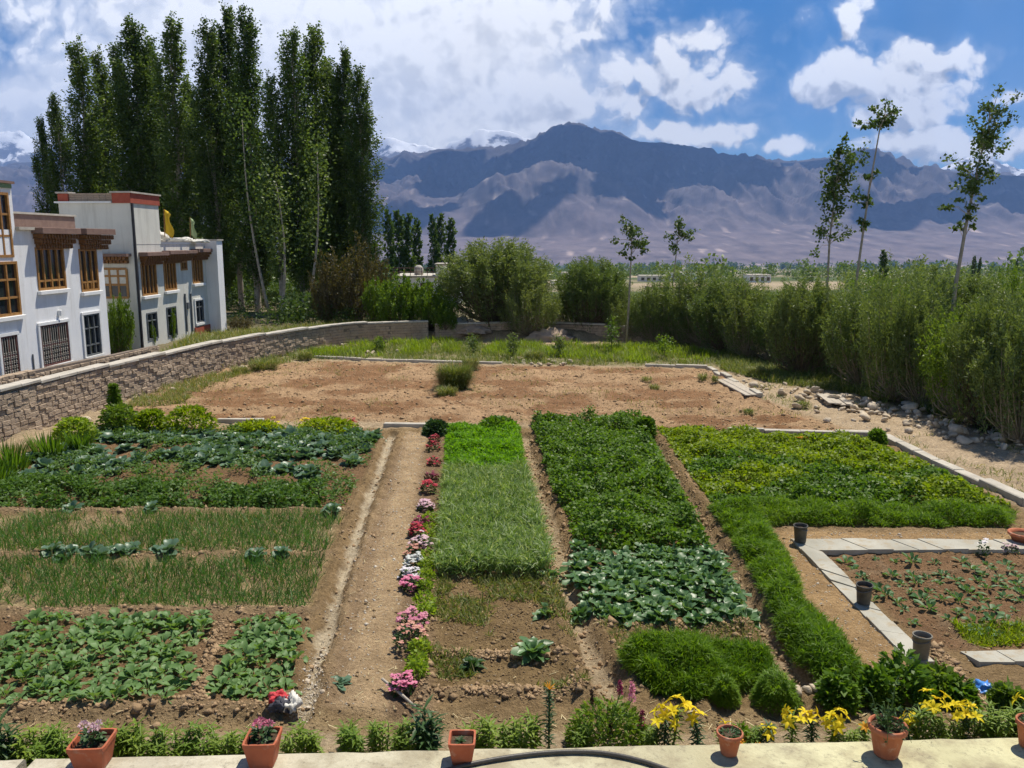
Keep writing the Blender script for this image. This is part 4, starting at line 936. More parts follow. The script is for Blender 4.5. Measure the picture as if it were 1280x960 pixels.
# crown top pixel, distance, prototype, width factor, label
POPS = [(48, 138, 58, 3, .8, 'slim poplar at the very left end of the poplar row, shortest there'), (68, 108, 57, 3, 1.0, 'tapering poplar rising behind the green trimmed white house'), (95, 38, 60, 1, 1.15, 'open crowned poplar whose top stands clear above the left house'), (121, 50, 62, 1, .9, 'thin poplar squeezed between the open crowned poplar and the broad dark one'),
        (141, 42, 64, 3, 1.0, 'poplar with rounded dark shoulder left of the broad dark poplar'), (163, 10, 60, 2, 1.2, 'broad dark poplar directly behind the red banded tower'), (187, 36, 66, 0, .95, 'poplar half hidden just right of the broad dark poplar'), (210, 4, 59, 1, 1.1, 'tall poplar with loose lit top above the yellow prayer flag'),
        (234, 92, 70, 2, 1.0, 'lower poplar filling the gap above the green prayer flag'), (256, 12, 58, 0, 1.0, 'poplar with thin top, left one of the tall trio mid row'), (281, -6, 60, 3, .95, 'tallest poplar, in the middle of the tall trio'), (303, -4, 57, 0, 1.0, 'poplar with pointed top, right one of the tall trio'),
        (340, 82, 54, 1, 1.05, 'sparse short poplar with pale stem in the dip of the row'), (364, 24, 55, 4, 1.0, 'bright round topped poplar, left one of the last clump'), (391, 20, 57, 4, 1.1, 'light green poplar with blunt top in the last clump'), (410, 62, 60, 0, 1.0, 'poplar tucked behind the blunt topped one'),
        (428, 48, 58, 3, 1.0, 'narrow topped poplar near the right end of the row'), (448, 72, 56, 0, 1.05, 'poplar forming the right edge of the row above the mountains'), (268, 120, 62, 2, 1.0, 'lower dark poplar filling below the tall trio'), (200, 130, 68, 2, 1.1, 'short bushy poplar behind the tower and flags'), (318, 150, 64, 2, 1.0, 'low dark poplar between the trio and the sparse one'), (110, 150, 68, 2, 1.1, 'low dense poplar behind the left house roof'), (375, 140, 63, 2, 1.1, 'low dense poplar inside the last clump'), (425, 160, 61, 2, 1.05, 'low dark poplar under the right end of the row')]
protos = {}
for i, (px, py, Y, k, wf, lab) in enumerate(POPS):
    t = W(px, py, Y); zb = .42; H = t[2] - zb; sc = H / 20.0
    if k not in protos:
        h_, rd, mt, nb, per = specs[k]; o = poplar('poplar_tree', lab, h_, rd, mt, 100 + k, base=.16 if k in (1, 3) else .10, nb=nb, per=per, group='poplars in the tall row behind the houses'); protos[k] = o
    else: o = dup(protos[k], (0, 0, 0), label=lab)
    place(o, (t[0], Y, zb), random.uniform(0, 6.28), (sc * wf * 1.07, sc * wf * 1.07, sc), lab)
# bare pale stems at the front of the row
for i, (x0, y0, x1, y1, Y, lab) in enumerate([(352, 402, 345, 230, 50, 'bare pale poplar stem standing upright before the dark row'), (383, 402, 396, 190, 50, 'slightly bent pale poplar stem before the last clump'), (338, 402, 303, 150, 51, 'pale poplar stem leaning to the left across the row')]):
    a = W(x0, y0, Y); b = W(x1, y1, Y + 1); r_ = np.random.RandomState(i + 5); o = thing('poplar_tree', lab, 'tree', (a[0], Y, .4)); d = b - np.array([a[0], Y, .4])
    tr = [d * t_ + np.array([.35 * math.sin(t_ * 3.1) * (1 if i < 2 else -1), 0, 0]) for t_ in np.linspace(0, 1, 9)]
    MB().tube(tr, list(np.linspace(.095, .025, 9)), 7).build('trunk', M_bark, o, True)
    n = 700; u = r_.uniform(.45, 1.1, n); q = np.array([0, 0, 0]) + d * u[:, None] + r_.normal(size=(n, 3)) * np.array([.5, .5, .6]); V, Fq = kites(q, r_.uniform(.15, .25, n), r_.uniform(.12, .18, n), None, .2, r_); link_mesh('crown', V, Fq, M_poplar2, o)

# small far poplars
sp = None
FARP = [(484, 258, 105, .75, 'far poplar, first of the clump beside the tall row'), (497, 259, 108, 1.0, 'far poplar, second of the clump beside the tall row'), (510, 262, 106, .85, 'far poplar, third of the clump beside the tall row'), (520, 268, 110, .7, 'far poplar at the right end of the clump beside the tall row'),
        (540, 264, 118, .72, 'left one of three far poplars above the flat roofed house'), (551, 263, 120, .85, 'middle one of three far poplars above the flat roofed house'), (563, 268, 117, .8, 'right one of three far poplars above the flat roofed house'), (1105, 310, 120, 1.1, 'small dark poplar standing above the right hand hedge'), (1219, 318, 150, .7, 'tiny far poplar above the hedge near the right edge'), (1226, 320, 150, .6, 'second tiny far poplar above the hedge near the right edge'), (1272, 322, 140, .6, 'far slim poplar by the right border of the view')]
for (px, py, Y, wf, lab) in FARP:
    g0 = float(gz(W(px, py, Y)[0], Y)); t = W(px, py, Y); H = t[2] - g0
    if sp is None: sp = poplar('poplar_tree', lab, 10, 1.0, M_poplar, 71, base=.12, nb=44, per=48, leaf=(.26, .44), group='far small poplars'); o = sp
    else: o = dup(sp, (0, 0, 0))
    place(o, (t[0], Y, g0), random.uniform(0, 6), (H / 10 * wf * 1.05, H / 10 * wf * 1.05, H / 10), lab)

def willow(name, label, H, rad, mat, seed, nsh=150, per=85, leaf=(.13, .22, .035, .06), group=None, loc=(0, 0, 0), spread=.85, wild=.12, bark=None, cat='bush'):
    """many upright shoots fanning from the base; lanceolate leaves along them"""
    r = np.random.RandomState(seed); root = thing(name, label, cat, loc, group); mb = MB(); P = []; D = []
    for b in range(nsh):
        a = r.uniform(0, 2 * math.pi); f = math.sqrt(r.uniform(0, 1)); rr = rad * f
        top = H * (1 - .36 * f ** 2.6) * r.uniform(1 - wild * 2.2, 1 + wild * .6); h = np.array([math.cos(a), math.sin(a), 0])
        low = r.uniform(.05, .62) if r.uniform() < .75 else .62
        p0 = h * rr * (.62 + .36 * low) + np.array([0, 0, top * low * .9]); p1 = h * rr * .92 + np.array([0, 0, top * (low + (1 - low) * .62)]); p2 = h * rr * 1.06 + np.array([r.normal() * .12, r.normal() * .12, top])
        if b % 2 == 0: mb.tube([h * rad * .12 * r.uniform(.3, 1), p0 * np.array([.7, .7, .6]), p0, p1], [.045, .03, .022, .008], 4, False)
        n = int(per * r.uniform(.6, 1.3)); u = r.uniform(0, 1, n)
        q = np.where((u < .5)[:, None], p0 + (p1 - p0) * (u * 2)[:, None], p1 + (p2 - p1) * (u * 2 - 1)[:, None]) + r.normal(size=(n, 3)) * (.055 + .08 * (1 - u))[:, None] * (rad / 2) ** .5
        P.append(q); D.append(np.repeat((h * .42 + np.array([0, 0, .42]))[None], n, 0))
    P = np.concatenate(P); D = np.concatenate(D); P[:, 2] = np.maximum(P[:, 2], .03)
    mb.build('stems', bark or M_dbark, root, True); n = len(P)
    V, Fq = kites(P, r.uniform(leaf[0], leaf[1], n), r.uniform(leaf[2], leaf[3], n), D, .3, r); link_mesh('crown', V, Fq, mat, root); return root
M_willow2 = leafmat('willow_leaf_light', (.125, .17, .05), (.235, .275, .105), .40, rough=.45); M_twig = rough_mat('pale_twig', (.26, .21, .14), (.36, .30, .21), 6, .9, .3, 20)
wp = [willow('willow_bush', 'x', 4.6, 2.3, M_willow, 11, 340, 105, (.13, .23, .03, .055), wild=.08), willow('willow_bush', 'x', 4.6, 2.1, M_willow2, 12, 190, 90, (.13, .23, .03, .058), wild=.22, bark=M_twig), willow('willow_bush', 'x', 4.6, 2.2, M_willow, 13, 230, 95, (.12, .22, .034, .06), wild=.16, bark=M_twig), willow('willow_bush', 'x', 4.6, 2.4, M_shrub, 14, 150, 85, (.11, .20, .05, .09), wild=.2, bark=M_twig)]
used = [False] * 4
# centre x, top y, base y, half width px, prototype, label
WILL = [(622, 297, 418, 62, 0, 'largest round willow bush, by the rubble at the far wall'), (662, 346, 424, 34, 1, 'smaller paler willow bush leaning against the largest round one'), (738, 329, 420, 40, 0, 'round dark willow bush behind the heap at the far wall'), (785, 362, 424, 26, 1, 'low loose willow bush around the foot of the first sapling'), (702, 366, 416, 22, 3, 'small bright bush between the two round willows'),
        (852, 322, 428, 44, 1, 'loose yellowish willow bush at the foot of the second sapling'), (908, 342, 440, 42, 0, 'dense dark based willow bush right of the yellowish one'), (880, 345, 432, 36, 2, 'willow bush filling between the yellowish and the dense one'), (968, 362, 452, 30, 2, 'willow bush in the hedge just right of the pale roofed shed'), (1002, 350, 468, 42, 0, 'full willow bush above the plank and stones'), (1040, 356, 470, 36, 1, 'thin willow bush at the foot of the leafy leaning poplar'), (1078, 352, 484, 42, 2, 'willow bush at the foot of the bare leaning poplar'), (1120, 342, 500, 44, 1, 'tall loose willow bush behind the stone heap'), (1152, 366, 506, 42, 2, 'willow bush behind the round boulder of the stone heap'),
        (1196, 372, 522, 46, 3, 'brighter bush around the trunk of the last leaning poplar'), (1236, 360, 536, 50, 0, 'dense willow bush over the dark ground at the right'), (1275, 372, 552, 56, 2, 'willow bush cut by the right border of the view'), (1330, 350, 560, 60, 1, 'willow bush beyond the right border of the view'),
        (1090, 338, 440, 40, 3, 'bright bush standing behind the hedge right of the bare leaning poplar'), (1150, 334, 430, 46, 2, 'far willow bush whose top shows over the hedge at mid right'), (1205, 340, 430, 42, 0, 'dark willow bush showing over the hedge before the far field'), (1255, 325, 425, 24, 3, 'small light tree above the hedge near the right border'), (935, 350, 446, 34, 1, 'willow bush bridging the dense dark based one and the hedge'), (818, 352, 428, 26, 2, 'low willow bush between the two young poplars'), (765, 350, 418, 22, 0, 'willow bush behind the first young poplar'), (985, 356, 446, 36, 3, 'bright willow bush behind the plank pile hedge'), (1100, 366, 470, 36, 0, 'dark willow bush between the bare leaning poplar and the stone heap'), (1050, 358, 430, 30, 2, 'willow bush behind the leafy leaning poplar')]
WILL = [q for q in WILL if 'beyond the right border' not in q[-1]]
for (px, yt, yb, hw, k, lab) in WILL:
    g_ = G(px, yb, 0); Y = g_[1]; z0 = zof(g_[0], Y) if Y < 47 else zof(g_[0], min(Y, 200)); t = W(px, yt, Y); H = t[2] - z0; wd = hw * Y / F_PX
    if not used[k]: o = wp[k]; used[k] = True
    else: o = dup(wp[k], (0, 0, 0))
    rd = (2.3, 2.1, 2.2, 2.4)[k]; place(o, (g_[0], Y, z0), random.uniform(0, 6), (wd / rd * random.uniform(1.05, 1.3), wd / rd * 1.15, H / 4.6 * random.uniform(.93, 1.07)), lab, 'willow bushes along the far and right side of the plot')
# bright shrubs by the wall's far end, brown ones below the poplars
sb_ = willow('leafy_shrub', 'x', 2.6, 1.5, M_shrub, 21, 90, 95, (.10, .17, .07, .11), spread=1, wild=.2, cat='shrub'); fs = True
bb = willow('leafy_shrub', 'x', 3.0, 1.5, M_brownbush, 22, 80, 70, (.10, .18, .06, .10), wild=.3, cat='shrub'); fb_ = True
for (px, yt, yb, hw, k, lab) in [(500, 345, 412, 28, 0, 'bright green shrub at the far end of the compound wall, left one'), (535, 352, 412, 26, 0, 'bright green shrub before the low flat roofed house'), (556, 372, 414, 18, 0, 'low bright shrub tucked against the largest willow'), (470, 350, 408, 18, 0, 'upright green shrub between the rusty bush and the bright shrubs'), (440, 305, 404, 34, 1, 'rusty brown bush below the right end of the poplar row'), (408, 325, 404, 22, 1, 'dry brownish bush under the last poplar clump'), (468, 318, 400, 20, 1, 'thin olive bush beside the far poplar clump'), (148, 372, 446, 17, 0, 'yellow green shrub growing between the two white houses'), (142, 405, 450, 16, 0, 'low bright shrub at the foot of the gap between the two houses'),
                              (300, 395, 412, 18, 1, 'low brown scrub under the poplars behind the wall'), (186, 398, 428, 7, 0, 'climbing plant beside the first door of the towered house'), (211, 384, 422, 8, 0, 'taller climbing plant between the doors of the towered house')]:
    z0 = .43; g_ = G(px, yb, z0); Y = min(g_[1], 60); 
    if px in (186, 211): Y = 36.6 if px == 186 else 38.6
    if px in (148, 142): Y = 34.2
    t = W(px, yt, Y); H = t[2] - z0; wd = hw * Y / F_PX
    if k == 0: o = sb_ if fs else dup(sb_, (0, 0, 0)); fs = False; rd, hh_ = 1.5, 2.6
    else: o = bb if fb_ else dup(bb, (0, 0, 0)); fb_ = False; rd, hh_ = 1.5, 3.0
    place(o, (t[0], Y, z0), random.uniform(0, 6), (wd / rd, wd / rd, H / hh_), lab)

def sapling(label, base, pts, clusters, seed, mat=M_poplar, r0=.07, leaf=(.10, .19)):
    """slender stem through pts (relative), leaf clumps (t, spread x, spread z, n)"""
    r = np.random.RandomState(seed); root = thing('young_poplar', label, 'tree', base); pts = np.array(pts, float); k = len(pts)
    mb = MB().tube(pts, list(np.linspace(r0, .012, k)), 7); seg = np.linspace(0, 1, k); P = []
    at = lambda t: np.array([np.interp(t, seg, pts[:, c]) for c in range(3)])
    for (t, sx_, sz, n, dx) in clusters:
        c = at(t) + np.array([dx, 0, 0])
        for q in range(max(4, n // 30)):
            e = c + r.normal(size=3) * np.array([sx_, sx_, sz]) * 1.15; mb.tube([at(max(0, t - .04)), (at(t) + e) / 2, e], [.014, .01, .005], 4, False)
            m_ = min(n, 30); P.append(e + r.normal(size=(m_, 3)) * np.array([sx_, sx_, sz]) * .36)
    mb.build('trunk', M_bark, root, True); P = np.concatenate(P); n = len(P); V, Fq = kites(P, r.uniform(leaf[0], leaf[1], n), r.uniform(leaf[0] * .8, leaf[1] * .8, n), None, .2, r); link_mesh('crown', V, Fq, mat, root); return root
def sap(px0, py0, path, clusters, label, seed, r0=.07, **kw):
    b = on(px0, py0); Y = b[1]; pts = [np.zeros(3)] + [W(x, y, Y + (0.02 * i)) - b for i, (x, y) in enumerate(path)]; return sapling(label, b, pts, clusters, seed, r0=r0, **kw)
sap(783, 432, [(786, 380), (789, 320), (790, 290)], [(.80, .32, .3, 200, 0), (.92, .30, .32, 260, 0), (1.0, .16, .25, 120, 0), (.72, .3, .18, 60, -.2)], 'young poplar with small loose crown left of the yellowish willow', 1)
sap(842, 417, [(838, 380), (845, 320), (849, 283)], [(.86, .34, .26, 180, 0), (.97, .25, .34, 240, 0), (.9, .2, .2, 70, .3)], 'young poplar with tidy round crown rising over the yellowish willow', 2)
sap(1032, 444, [(1033, 380), (1037, 300), (1044, 240), (1050, 190)], [(.52, .34, .30, 220, 0), (.60, .30, .3, 200, .08), (.74, .30, .4, 420, .1), (.84, .36, .5, 560, .18), (.93, .30, .42, 400, .18), (1.0, .16, .3, 160, 0)], 'leaning poplar with long leafy crown in the middle of the hedge', 3, r0=.075, leaf=(.10, .19))
sap(1061, 448, [(1072, 340), (1086, 240), (1100, 160), (1107, 142)], [(.97, .26, .26, 300, .02), (.90, .22, .16, 110, .1), (.82, .22, .12, 60, -.35), (.48, .2, .15, 60, 0), (.56, .16, .12, 40, .1), (.4, .15, .15, 40, 0)], 'very thin leaning poplar leafy only at its tip', 4, r0=.07, leaf=(.10, .18))
sap(1183, 488, [(1194, 360), (1208, 280), (1222, 210), (1240, 140)], [(.99, .24, .26, 380, 0), (.92, .28, .3, 460, .0), (.86, .26, .22, 260, 0), (.72, .26, .26, 420, -.06), (.66, .22, .2, 260, -.1), (.58, .3, .1, 60, -.35), (.54, .16, .12, 90, .05), (.48, .12, .10, 60, 0)], 'leaning poplar with clumps of leaves at the right, nearest of the tall ones', 5, r0=.085, leaf=(.08, .15))
# small upright saplings before the far wall
for i, (px, yt, yb, hw, lab) in enumerate([(591, 420, 444, 8, 'tiny dark sapling beside the weed clump, left of the far wall gap'), (641, 418, 448, 7, 'tiny sapling in the grass in front of the paler willow'), (699, 421, 446, 8, 'tiny dark sapling in front of the round dark willow'), (764, 398, 442, 8, 'bright slender sapling left of the first young poplar'), (830, 420, 448, 11, 'bright bushy sapling near the right part of the far wall'), (475, 422, 440, 7, 'tiny sapling near the bend of the compound wall')]):
    b = on(px, yb); H = W(px, yt, b[1])[2] - b[2]; rd = hw * b[1] / F_PX; r_ = np.random.RandomState(i + 60); o = thing('small_sapling', lab, 'sapling', b, 'small saplings in the grass'); MB().tube([(0, 0, 0), (.02, 0, H * .5), (0, .02, H)], [.02, .015, .005], 5).build('trunk', M_dbark, o)
    n = 320; q = r_.normal(size=(n, 3)) * np.array([rd * .5, rd * .5, H * .22]) + np.array([0, 0, H * .62]); q[:, 2] = np.clip(q[:, 2], .05, H * 1.05); V, Fq = kites(q, r_.uniform(.07, .13, n), r_.uniform(.05, .09, n), None, .4, r_); link_mesh('crown', V, Fq, M_shrub if i > 2 else M_willow, o)

# far wood on the valley floor and tree lines: one mass each
def mass(name, label, n, px0, px1, Y0, Y1, hgt, sz, mat, seed, base=ground_base):
    r = np.random.RandomState(seed); cl = n // 90; Y = r.uniform(Y0, Y1, cl); X = np.array([W(a, 320, y)[0] for a, y in zip(r.uniform(px0, px1, cl), Y)]); hh_ = hgt * r.uniform(.45, 1.2, cl) * (.45 + 1.1 * vnoise(X / (hgt * 2.2), Y / (hgt * 9), seed)); z = base(X, Y)
    P = np.repeat(np.stack([X, Y, z], 1), 90, 0); H = np.repeat(hh_, 90); u = r.uniform(0, 1, len(P)); P = P + r.normal(size=P.shape) * (H * .28)[:, None] * np.array([1, 1, 0]); P[:, 2] += u * H
    V, Fq = kites(P, H * .15 * sz, H * .11 * sz, None, .3, r); o = link_mesh(name, V, Fq, mat); return tag(o, label, 'trees', kind='stuff')
mass('distant_wood', 'dark strip of far trees along the valley floor', 60000, -300, 1600, 2600, 4300, 20, 2.2, M_poplar, 31)
mass('distant_trees', 'scattered green trees among the valley houses', 52000, 480, 1400, 300, 1700, 7.5, 1.3, M_poplar2, 32)
mass('tree_belt', 'belt of green trees beyond the hedge at the right', 20000, 1060, 1330, 120, 230, 3.1, .9, M_willow, 33)
mass('undergrowth', 'dark mass of trees and scrub behind the poplar row', 26000, 150, 480, 64, 84, 4.2, .8, M_poplar, 35, base=lambda X, Y: X * 0 + .2)
mass('undergrowth', 'dark undergrowth below the poplar row', 14000, 262, 480, 46, 62, 1.1, .9, M_poplar, 34, base=lambda X, Y: X * 0 + .42)
def grass_patch(name, label, pl, n, L, Wd, mat, seed, elr=(50, 88), clump=.0, mask=None):
    r = np.random.RandomState(seed); p = scatter(pl, n, r)
    if clump: k = fbm(p[:, 0] * 1.1, p[:, 1] * 1.1, 4, seed); p = p[k > clump]
    P = grounded(p); n = len(P); V, Fq = blades(P, r.uniform(0, 6.28, n), R(1) * r.uniform(elr[0], elr[1], n), r.uniform(L[0], L[1], n), r.uniform(Wd[0], Wd[1], n), r.uniform(.2, .9, n), 2, 2, np.array([.8, .8, .12]))
    return tag(link_mesh(name, V, Fq, mat), label, 'grass', kind='stuff')
grass_patch('wild_grass', 'unkempt grass along the far side of the plot', PL['weedy_strip'], 26000, (.12, .38), (.012, .03), M_grass, 41, clump=.42)
grass_patch('lush_grass', 'taller green grass near the bend of the compound wall', poly([(370, 447), (430, 432), (560, 426), (600, 440), (480, 446)]), 12000, (.2, .5), (.015, .035), M_bean, 46, clump=.44)
grass_patch('lush_grass', 'taller green grass in front of the far wall', poly([(600, 444), (620, 430), (860, 436), (910, 452), (800, 454), (700, 448)]), 14000, (.2, .5), (.015, .035), M_bean, 47, clump=.46)
grass_patch('wild_grass', 'grass at the foot of the right hand hedge', poly([(900, 440), (1000, 468), (1110, 500), (1060, 492), (960, 478), (900, 462)]), 9000, (.12, .4), (.012, .03), M_grass, 42)
grass_patch('wild_grass', 'green grass below the poplars behind the wall', np.array([WALL[5] + [0, 1.2], WALL[8] + [0, .8], WALL[9] + [0, .6], WALL[9] + [0, 8], WALL[6] + [-4, 9], WALL[6] + [-2.5, 1.5]]), 12000, (.2, .5), (.015, .035), M_grass, 43)
grass_patch('dry_grass', 'thin yellowing grass before the compound wall', poly([(150, 512), (185, 492), (265, 470), (340, 455), (390, 446), (300, 470), (250, 488), (230, 505)]), 5200, (.10, .32), (.01, .022), M_grass, 44, clump=.40)
grass_patch('shady_weeds', 'weeds under the right hand hedge', poly([(1000, 475), (1180, 528), (1300, 560), (1500, 600), (1500, 520), (1280, 480), (1060, 440)]), 16000, (.15, .55), (.015, .04), M_grass, 45, clump=.45)
def weed(label, px, py, hw, ht, n, seed, mat=M_grass):
    b = on(px, py); r = np.random.RandomState(seed); rd = hw * b[1] / F_PX; a = r.uniform(0, 6.28, n); q = np.stack([np.cos(a), np.sin(a), 0 * a], 1) * (np.sqrt(r.uniform(0, 1, n)) * rd * .75)[:, None]
    q = np.repeat(q, 3, 0); a = np.repeat(a, 3); n *= 3; u = r.uniform(0, 1, n); q[:, 2] = u * ht * .62; q[:, :2] *= (.55 + .7 * u * (1.25 - u))[:, None] * 1.2
    V, Fq = blades(q, a + r.normal(size=n) * .9, R(1) * r.uniform(20, 85, n), r.uniform(.16, .40, n) * (ht + .2), r.uniform(.008, .018, n), r.uniform(.2, 1.1, n), 2, 2, np.array([.8, .9, .1]))
    o = link_mesh('weed_clump', V, Fq, mat); o.location = tuple(map(float, b)); return tag(o, label, 'weeds', 'weed clumps on bare earth')
for i, a in enumerate([('large feathery weed clump in the middle of the ploughed plot', 568, 486, 28, 1.15, 1500), ('weed clump at the upper edge of the large feathery one', 588, 462, 14, .7, 420), ('low weed clump below the large feathery one', 558, 494, 18, .4, 420), ('small weed tuft at the right of the ploughed plot', 818, 487, 8, .32, 140), ('small weed tuft inside the slanting edging', 878, 478, 7, .4, 120), ('small weed tuft near the slanting edging foot', 893, 480, 5, .3, 90), ('sparse weed tuft in the ploughed plot below the second sapling', 808, 478, 9, .22, 120), ('weed patch against the wall foot at the bend', 330, 462, 24, .55, 700), ('weed patch beside the wall near the plot corner', 300, 466, 14, .4, 300), ('low weeds at the far left corner of the ploughed plot', 382, 450, 12, .5, 260), ('weed tuft on the dirt by the plank pile', 935, 520, 8, .22, 110), ('dry weed tuft between boulder and kerb', 1003, 510, 10, .25, 120), ('weed clump against the slanting edging end', 945, 470, 14, .45, 300), ('weed tuft above the short edging', 668, 450, 16, .55, 420)]): weed(*a, seed=200 + i)

# ================================================================== CROPS TOO DENSE TO COUNT
def canopy(name, label, pl, n, hgt, mats, L, Wd, seed, edge=.22, lump=1.6, thr=0.0, up=.9, split=None, bare=None, cat='crop'):
    r = np.random.RandomState(seed); p = scatter(pl, n, r)
    k = fbm(p[:, 0] * lump, p[:, 1] * lump, 4, seed); d = dist_line(pl, p[:, 0], p[:, 1], True) + (vnoise(p[:, 0] * 4, p[:, 1] * 4, seed) - .5) * .16
    keep = d > .02
    if thr: keep &= k > thr
    p, k, d = p[keep], k[keep], d[keep]
    cell = vnoise(p[:, 0] * 2.8, p[:, 1] * 2.8, seed + 3)
    h = hgt * (.15 + .95 * k + .75 * (cell - .5)) * (.3 + .7 * sstep(0, edge, d)); u = r.uniform(0, 1, len(p)) ** .55
    P = grounded(p); P[:, 2] += h * u; m_ = len(P)
    dr = r.normal(size=(m_, 3)); dr[:, 2] *= .45
    V, Fq = kites(P, r.uniform(L[0], L[1], m_), r.uniform(Wd[0], Wd[1], m_), dr, up * 2, r)
    if split is None: return tag(link_mesh(name, V, Fq, mats), label, cat, kind='stuff')
    s = split(p, k, r); o = link_mesh(name, V, Fq, list(mats)); o.data.polygons.foreach_set('material_index', s.astype(np.int32)); return tag(o, label, cat, kind='stuff')
def blade_crop(name, label, P2, L, Wd, mat, seed, el=(70, 89), droop=(.1, .9), seg=3, prof=None, cat='crop', dz=None, per=1):
    r = np.random.RandomState(seed); P = grounded(P2)
    if dz is not None: P[:, 2] += dz
    P = np.repeat(P, per, 0); n = len(P); P[:, :2] += r.normal(size=(n, 2)) * .012
    V, Fq = blades(P, r.uniform(0, 6.28, n), R(1) * r.uniform(el[0], el[1], n), r.uniform(L[0], L[1], n), r.uniform(Wd[0], Wd[1], n), r.uniform(droop[0], droop[1], n), seg, 2, prof if prof is not None else np.r_[np.full(seg, .9), .12], twist=r.uniform(-1, 1, n))
    return tag(link_mesh(name, V, Fq, mat), label, cat, kind='stuff')
canopy('potato_crop', 'dense dark green potato bed in the middle right of the garden', PL['potato'], 42000, .50, M_potato, (.055, .10), (.045, .075), 301, lump=1.1)
canopy('bean_crop', 'wide yellow green bed with darker patches at the far right', PL['bean'], 52000, .40, (M_bean, M_potato), (.055, .11), (.04, .075), 302, edge=.55, lump=.9,
       split=lambda p, k, r: (sstep(.44, .58, fbm(p[:, 0] * .45, p[:, 1] * .9, 3, 77) + (16.4 - p[:, 1]) * .09) > r.uniform(.15, .85, len(p))))
rr_ = np.random.RandomState(5)
def feather(name, label, pl, n, hgt, mat, seed, L=(.07, .15), Wd=(.006, .014), lump=2.2, edge=.25):
    r = np.random.RandomState(seed); p = scatter(pl, n, r); d = dist_line(pl, p[:, 0], p[:, 1], True) + (vnoise(p[:, 0] * 5, p[:, 1] * 5, seed) - .5) * .14; p = p[d > .02]; d = d[d > .02]
    k = fbm(p[:, 0] * lump, p[:, 1] * lump, 3, seed); h = hgt * (.12 + 1.5 * k ** 1.2) * (.15 + .85 * np.sqrt(sstep(0, edge, d))); u = r.uniform(0, 1, len(p)) ** .5
    return blade_crop(name, label, p, L, Wd, mat, seed, (15, 88), (.2, 1.4), 2, np.array([.7, 1, .15]), dz=h * u)
feather('carrot_crop', 'rounded bright green carrot row crossing behind the slab path', PL['carrot_row'], 30000, .30, M_carrot, 311)
feather('carrot_crop', 'thick bright green carrot row slanting beside the bare inner path', PL['carrot_diag'], 52000, .34, M_carrot, 312)
feather('carrot_crop', 'soft low green patch of fine leaves behind the big yellow lilies', poly([(768, 828), (880, 820), (946, 822), (972, 862), (938, 860), (905, 870), (860, 878), (815, 874)]), 46000, .34, M_carrot, 314, lump=1.9, edge=.16)
feather('coriander_crop', 'bright green patch of fine leaves at the far end of the middle bed', PL['coriander'], 42000, .26, M_coriander, 313, (.06, .13), (.016, .03))
pw = scatter(PL['wheat'], 8200, rr_); pw = np.repeat(pw, 2, 0) + rr_.normal(size=(len(pw) * 2, 2)) * .03; blade_crop('wheat_crop', 'pale green stand of young wheat in the middle bed', pw, (.12, .24), (.010, .020), M_wheat, 321, (45, 89), (.2, 1.6), 2, dz=rr_.uniform(0, 1, len(pw)) ** .8 * .27 * (.6 + .6 * fbm(pw[:, 0] * 3, pw[:, 1] * 3, 3, 9)), per=2)
for key, lab, sd_ in (('onion_a', 'farther strip of thin onion shoots on the left', 331), ('onion_b', 'nearer strip of thin onion shoots on the left', 332)):
    q = grid_in(PL[key], .055, .085, .42); k = fbm(q[:, 0] * 1.3, q[:, 1] * 1.6, 4, sd_); q = q[(k > .37) | (rr_.uniform(0, 1, len(q)) < .18)]; blade_crop('onion_crop', lab, q, (.16, .30), (.007, .013), M_onion, sd_, (55, 89), (.0, .9), 2, per=3)
vl = PL['veg_left']
ymid = G(0, 590)[1]; ytop_ = G(0, 548)[1]
canopy('leafy_crop', 'dark leafy green crop with bare soil gaps in the far left bed', vl, 22000, .28, M_greens, (.06, .12), (.025, .05), 341, lump=1.7, thr=.53)
canopy('leafy_crop', 'dense green band along the near side of the far left bed', poly([(-60, 604), (444, 606), (430, 637), (-120, 637)]), 26000, .28, M_greens, (.06, .12), (.03, .06), 342, lump=1.7, thr=.46)
pw = scatter(PL['weedbed'], 9000, rr_); k = fbm(pw[:, 0] * 1.4, pw[:, 1] * 1.4, 4, 351); yb_ = G(0, 780)[1]; pw = pw[(k + (pw[:, 1] - yb_) * .09 > .47)]; blade_crop('sparse_weeds', 'sparse low weeds on bare soil in the near middle bed', pw, (.06, .16), (.008, .018), M_grass, 351, (35, 88), (.1, .9), 2)
pw = scatter(PL['bare_c'], 1800, rr_); blade_crop('sparse_weeds', 'thin weeds on the bare strip below the broad leaved plants', pw, (.04, .10), (.007, .014), M_grass, 352, (35, 88), (.1, .9), 2)
pw = scatter(poly([(1190, 782), (1400, 778), (1420, 806), (1215, 808)]), 2600, rr_); blade_crop('sparse_weeds', 'low weeds along the near edge of the seedling bed', pw, (.06, .15), (.01, .022), M_bean, 353, (30, 85), (.1, .9), 2)
pw = scatter(poly([(-420, 690), (-80, 580), (140, 534), (140, 545), (-40, 620), (-300, 800)]), 3000, rr_); blade_crop('sparse_weeds', 'grass growing between the left bed and the compound wall', pw, (.1, .25), (.01, .02), M_grass, 354, (35, 88), (.1, .9), 2)


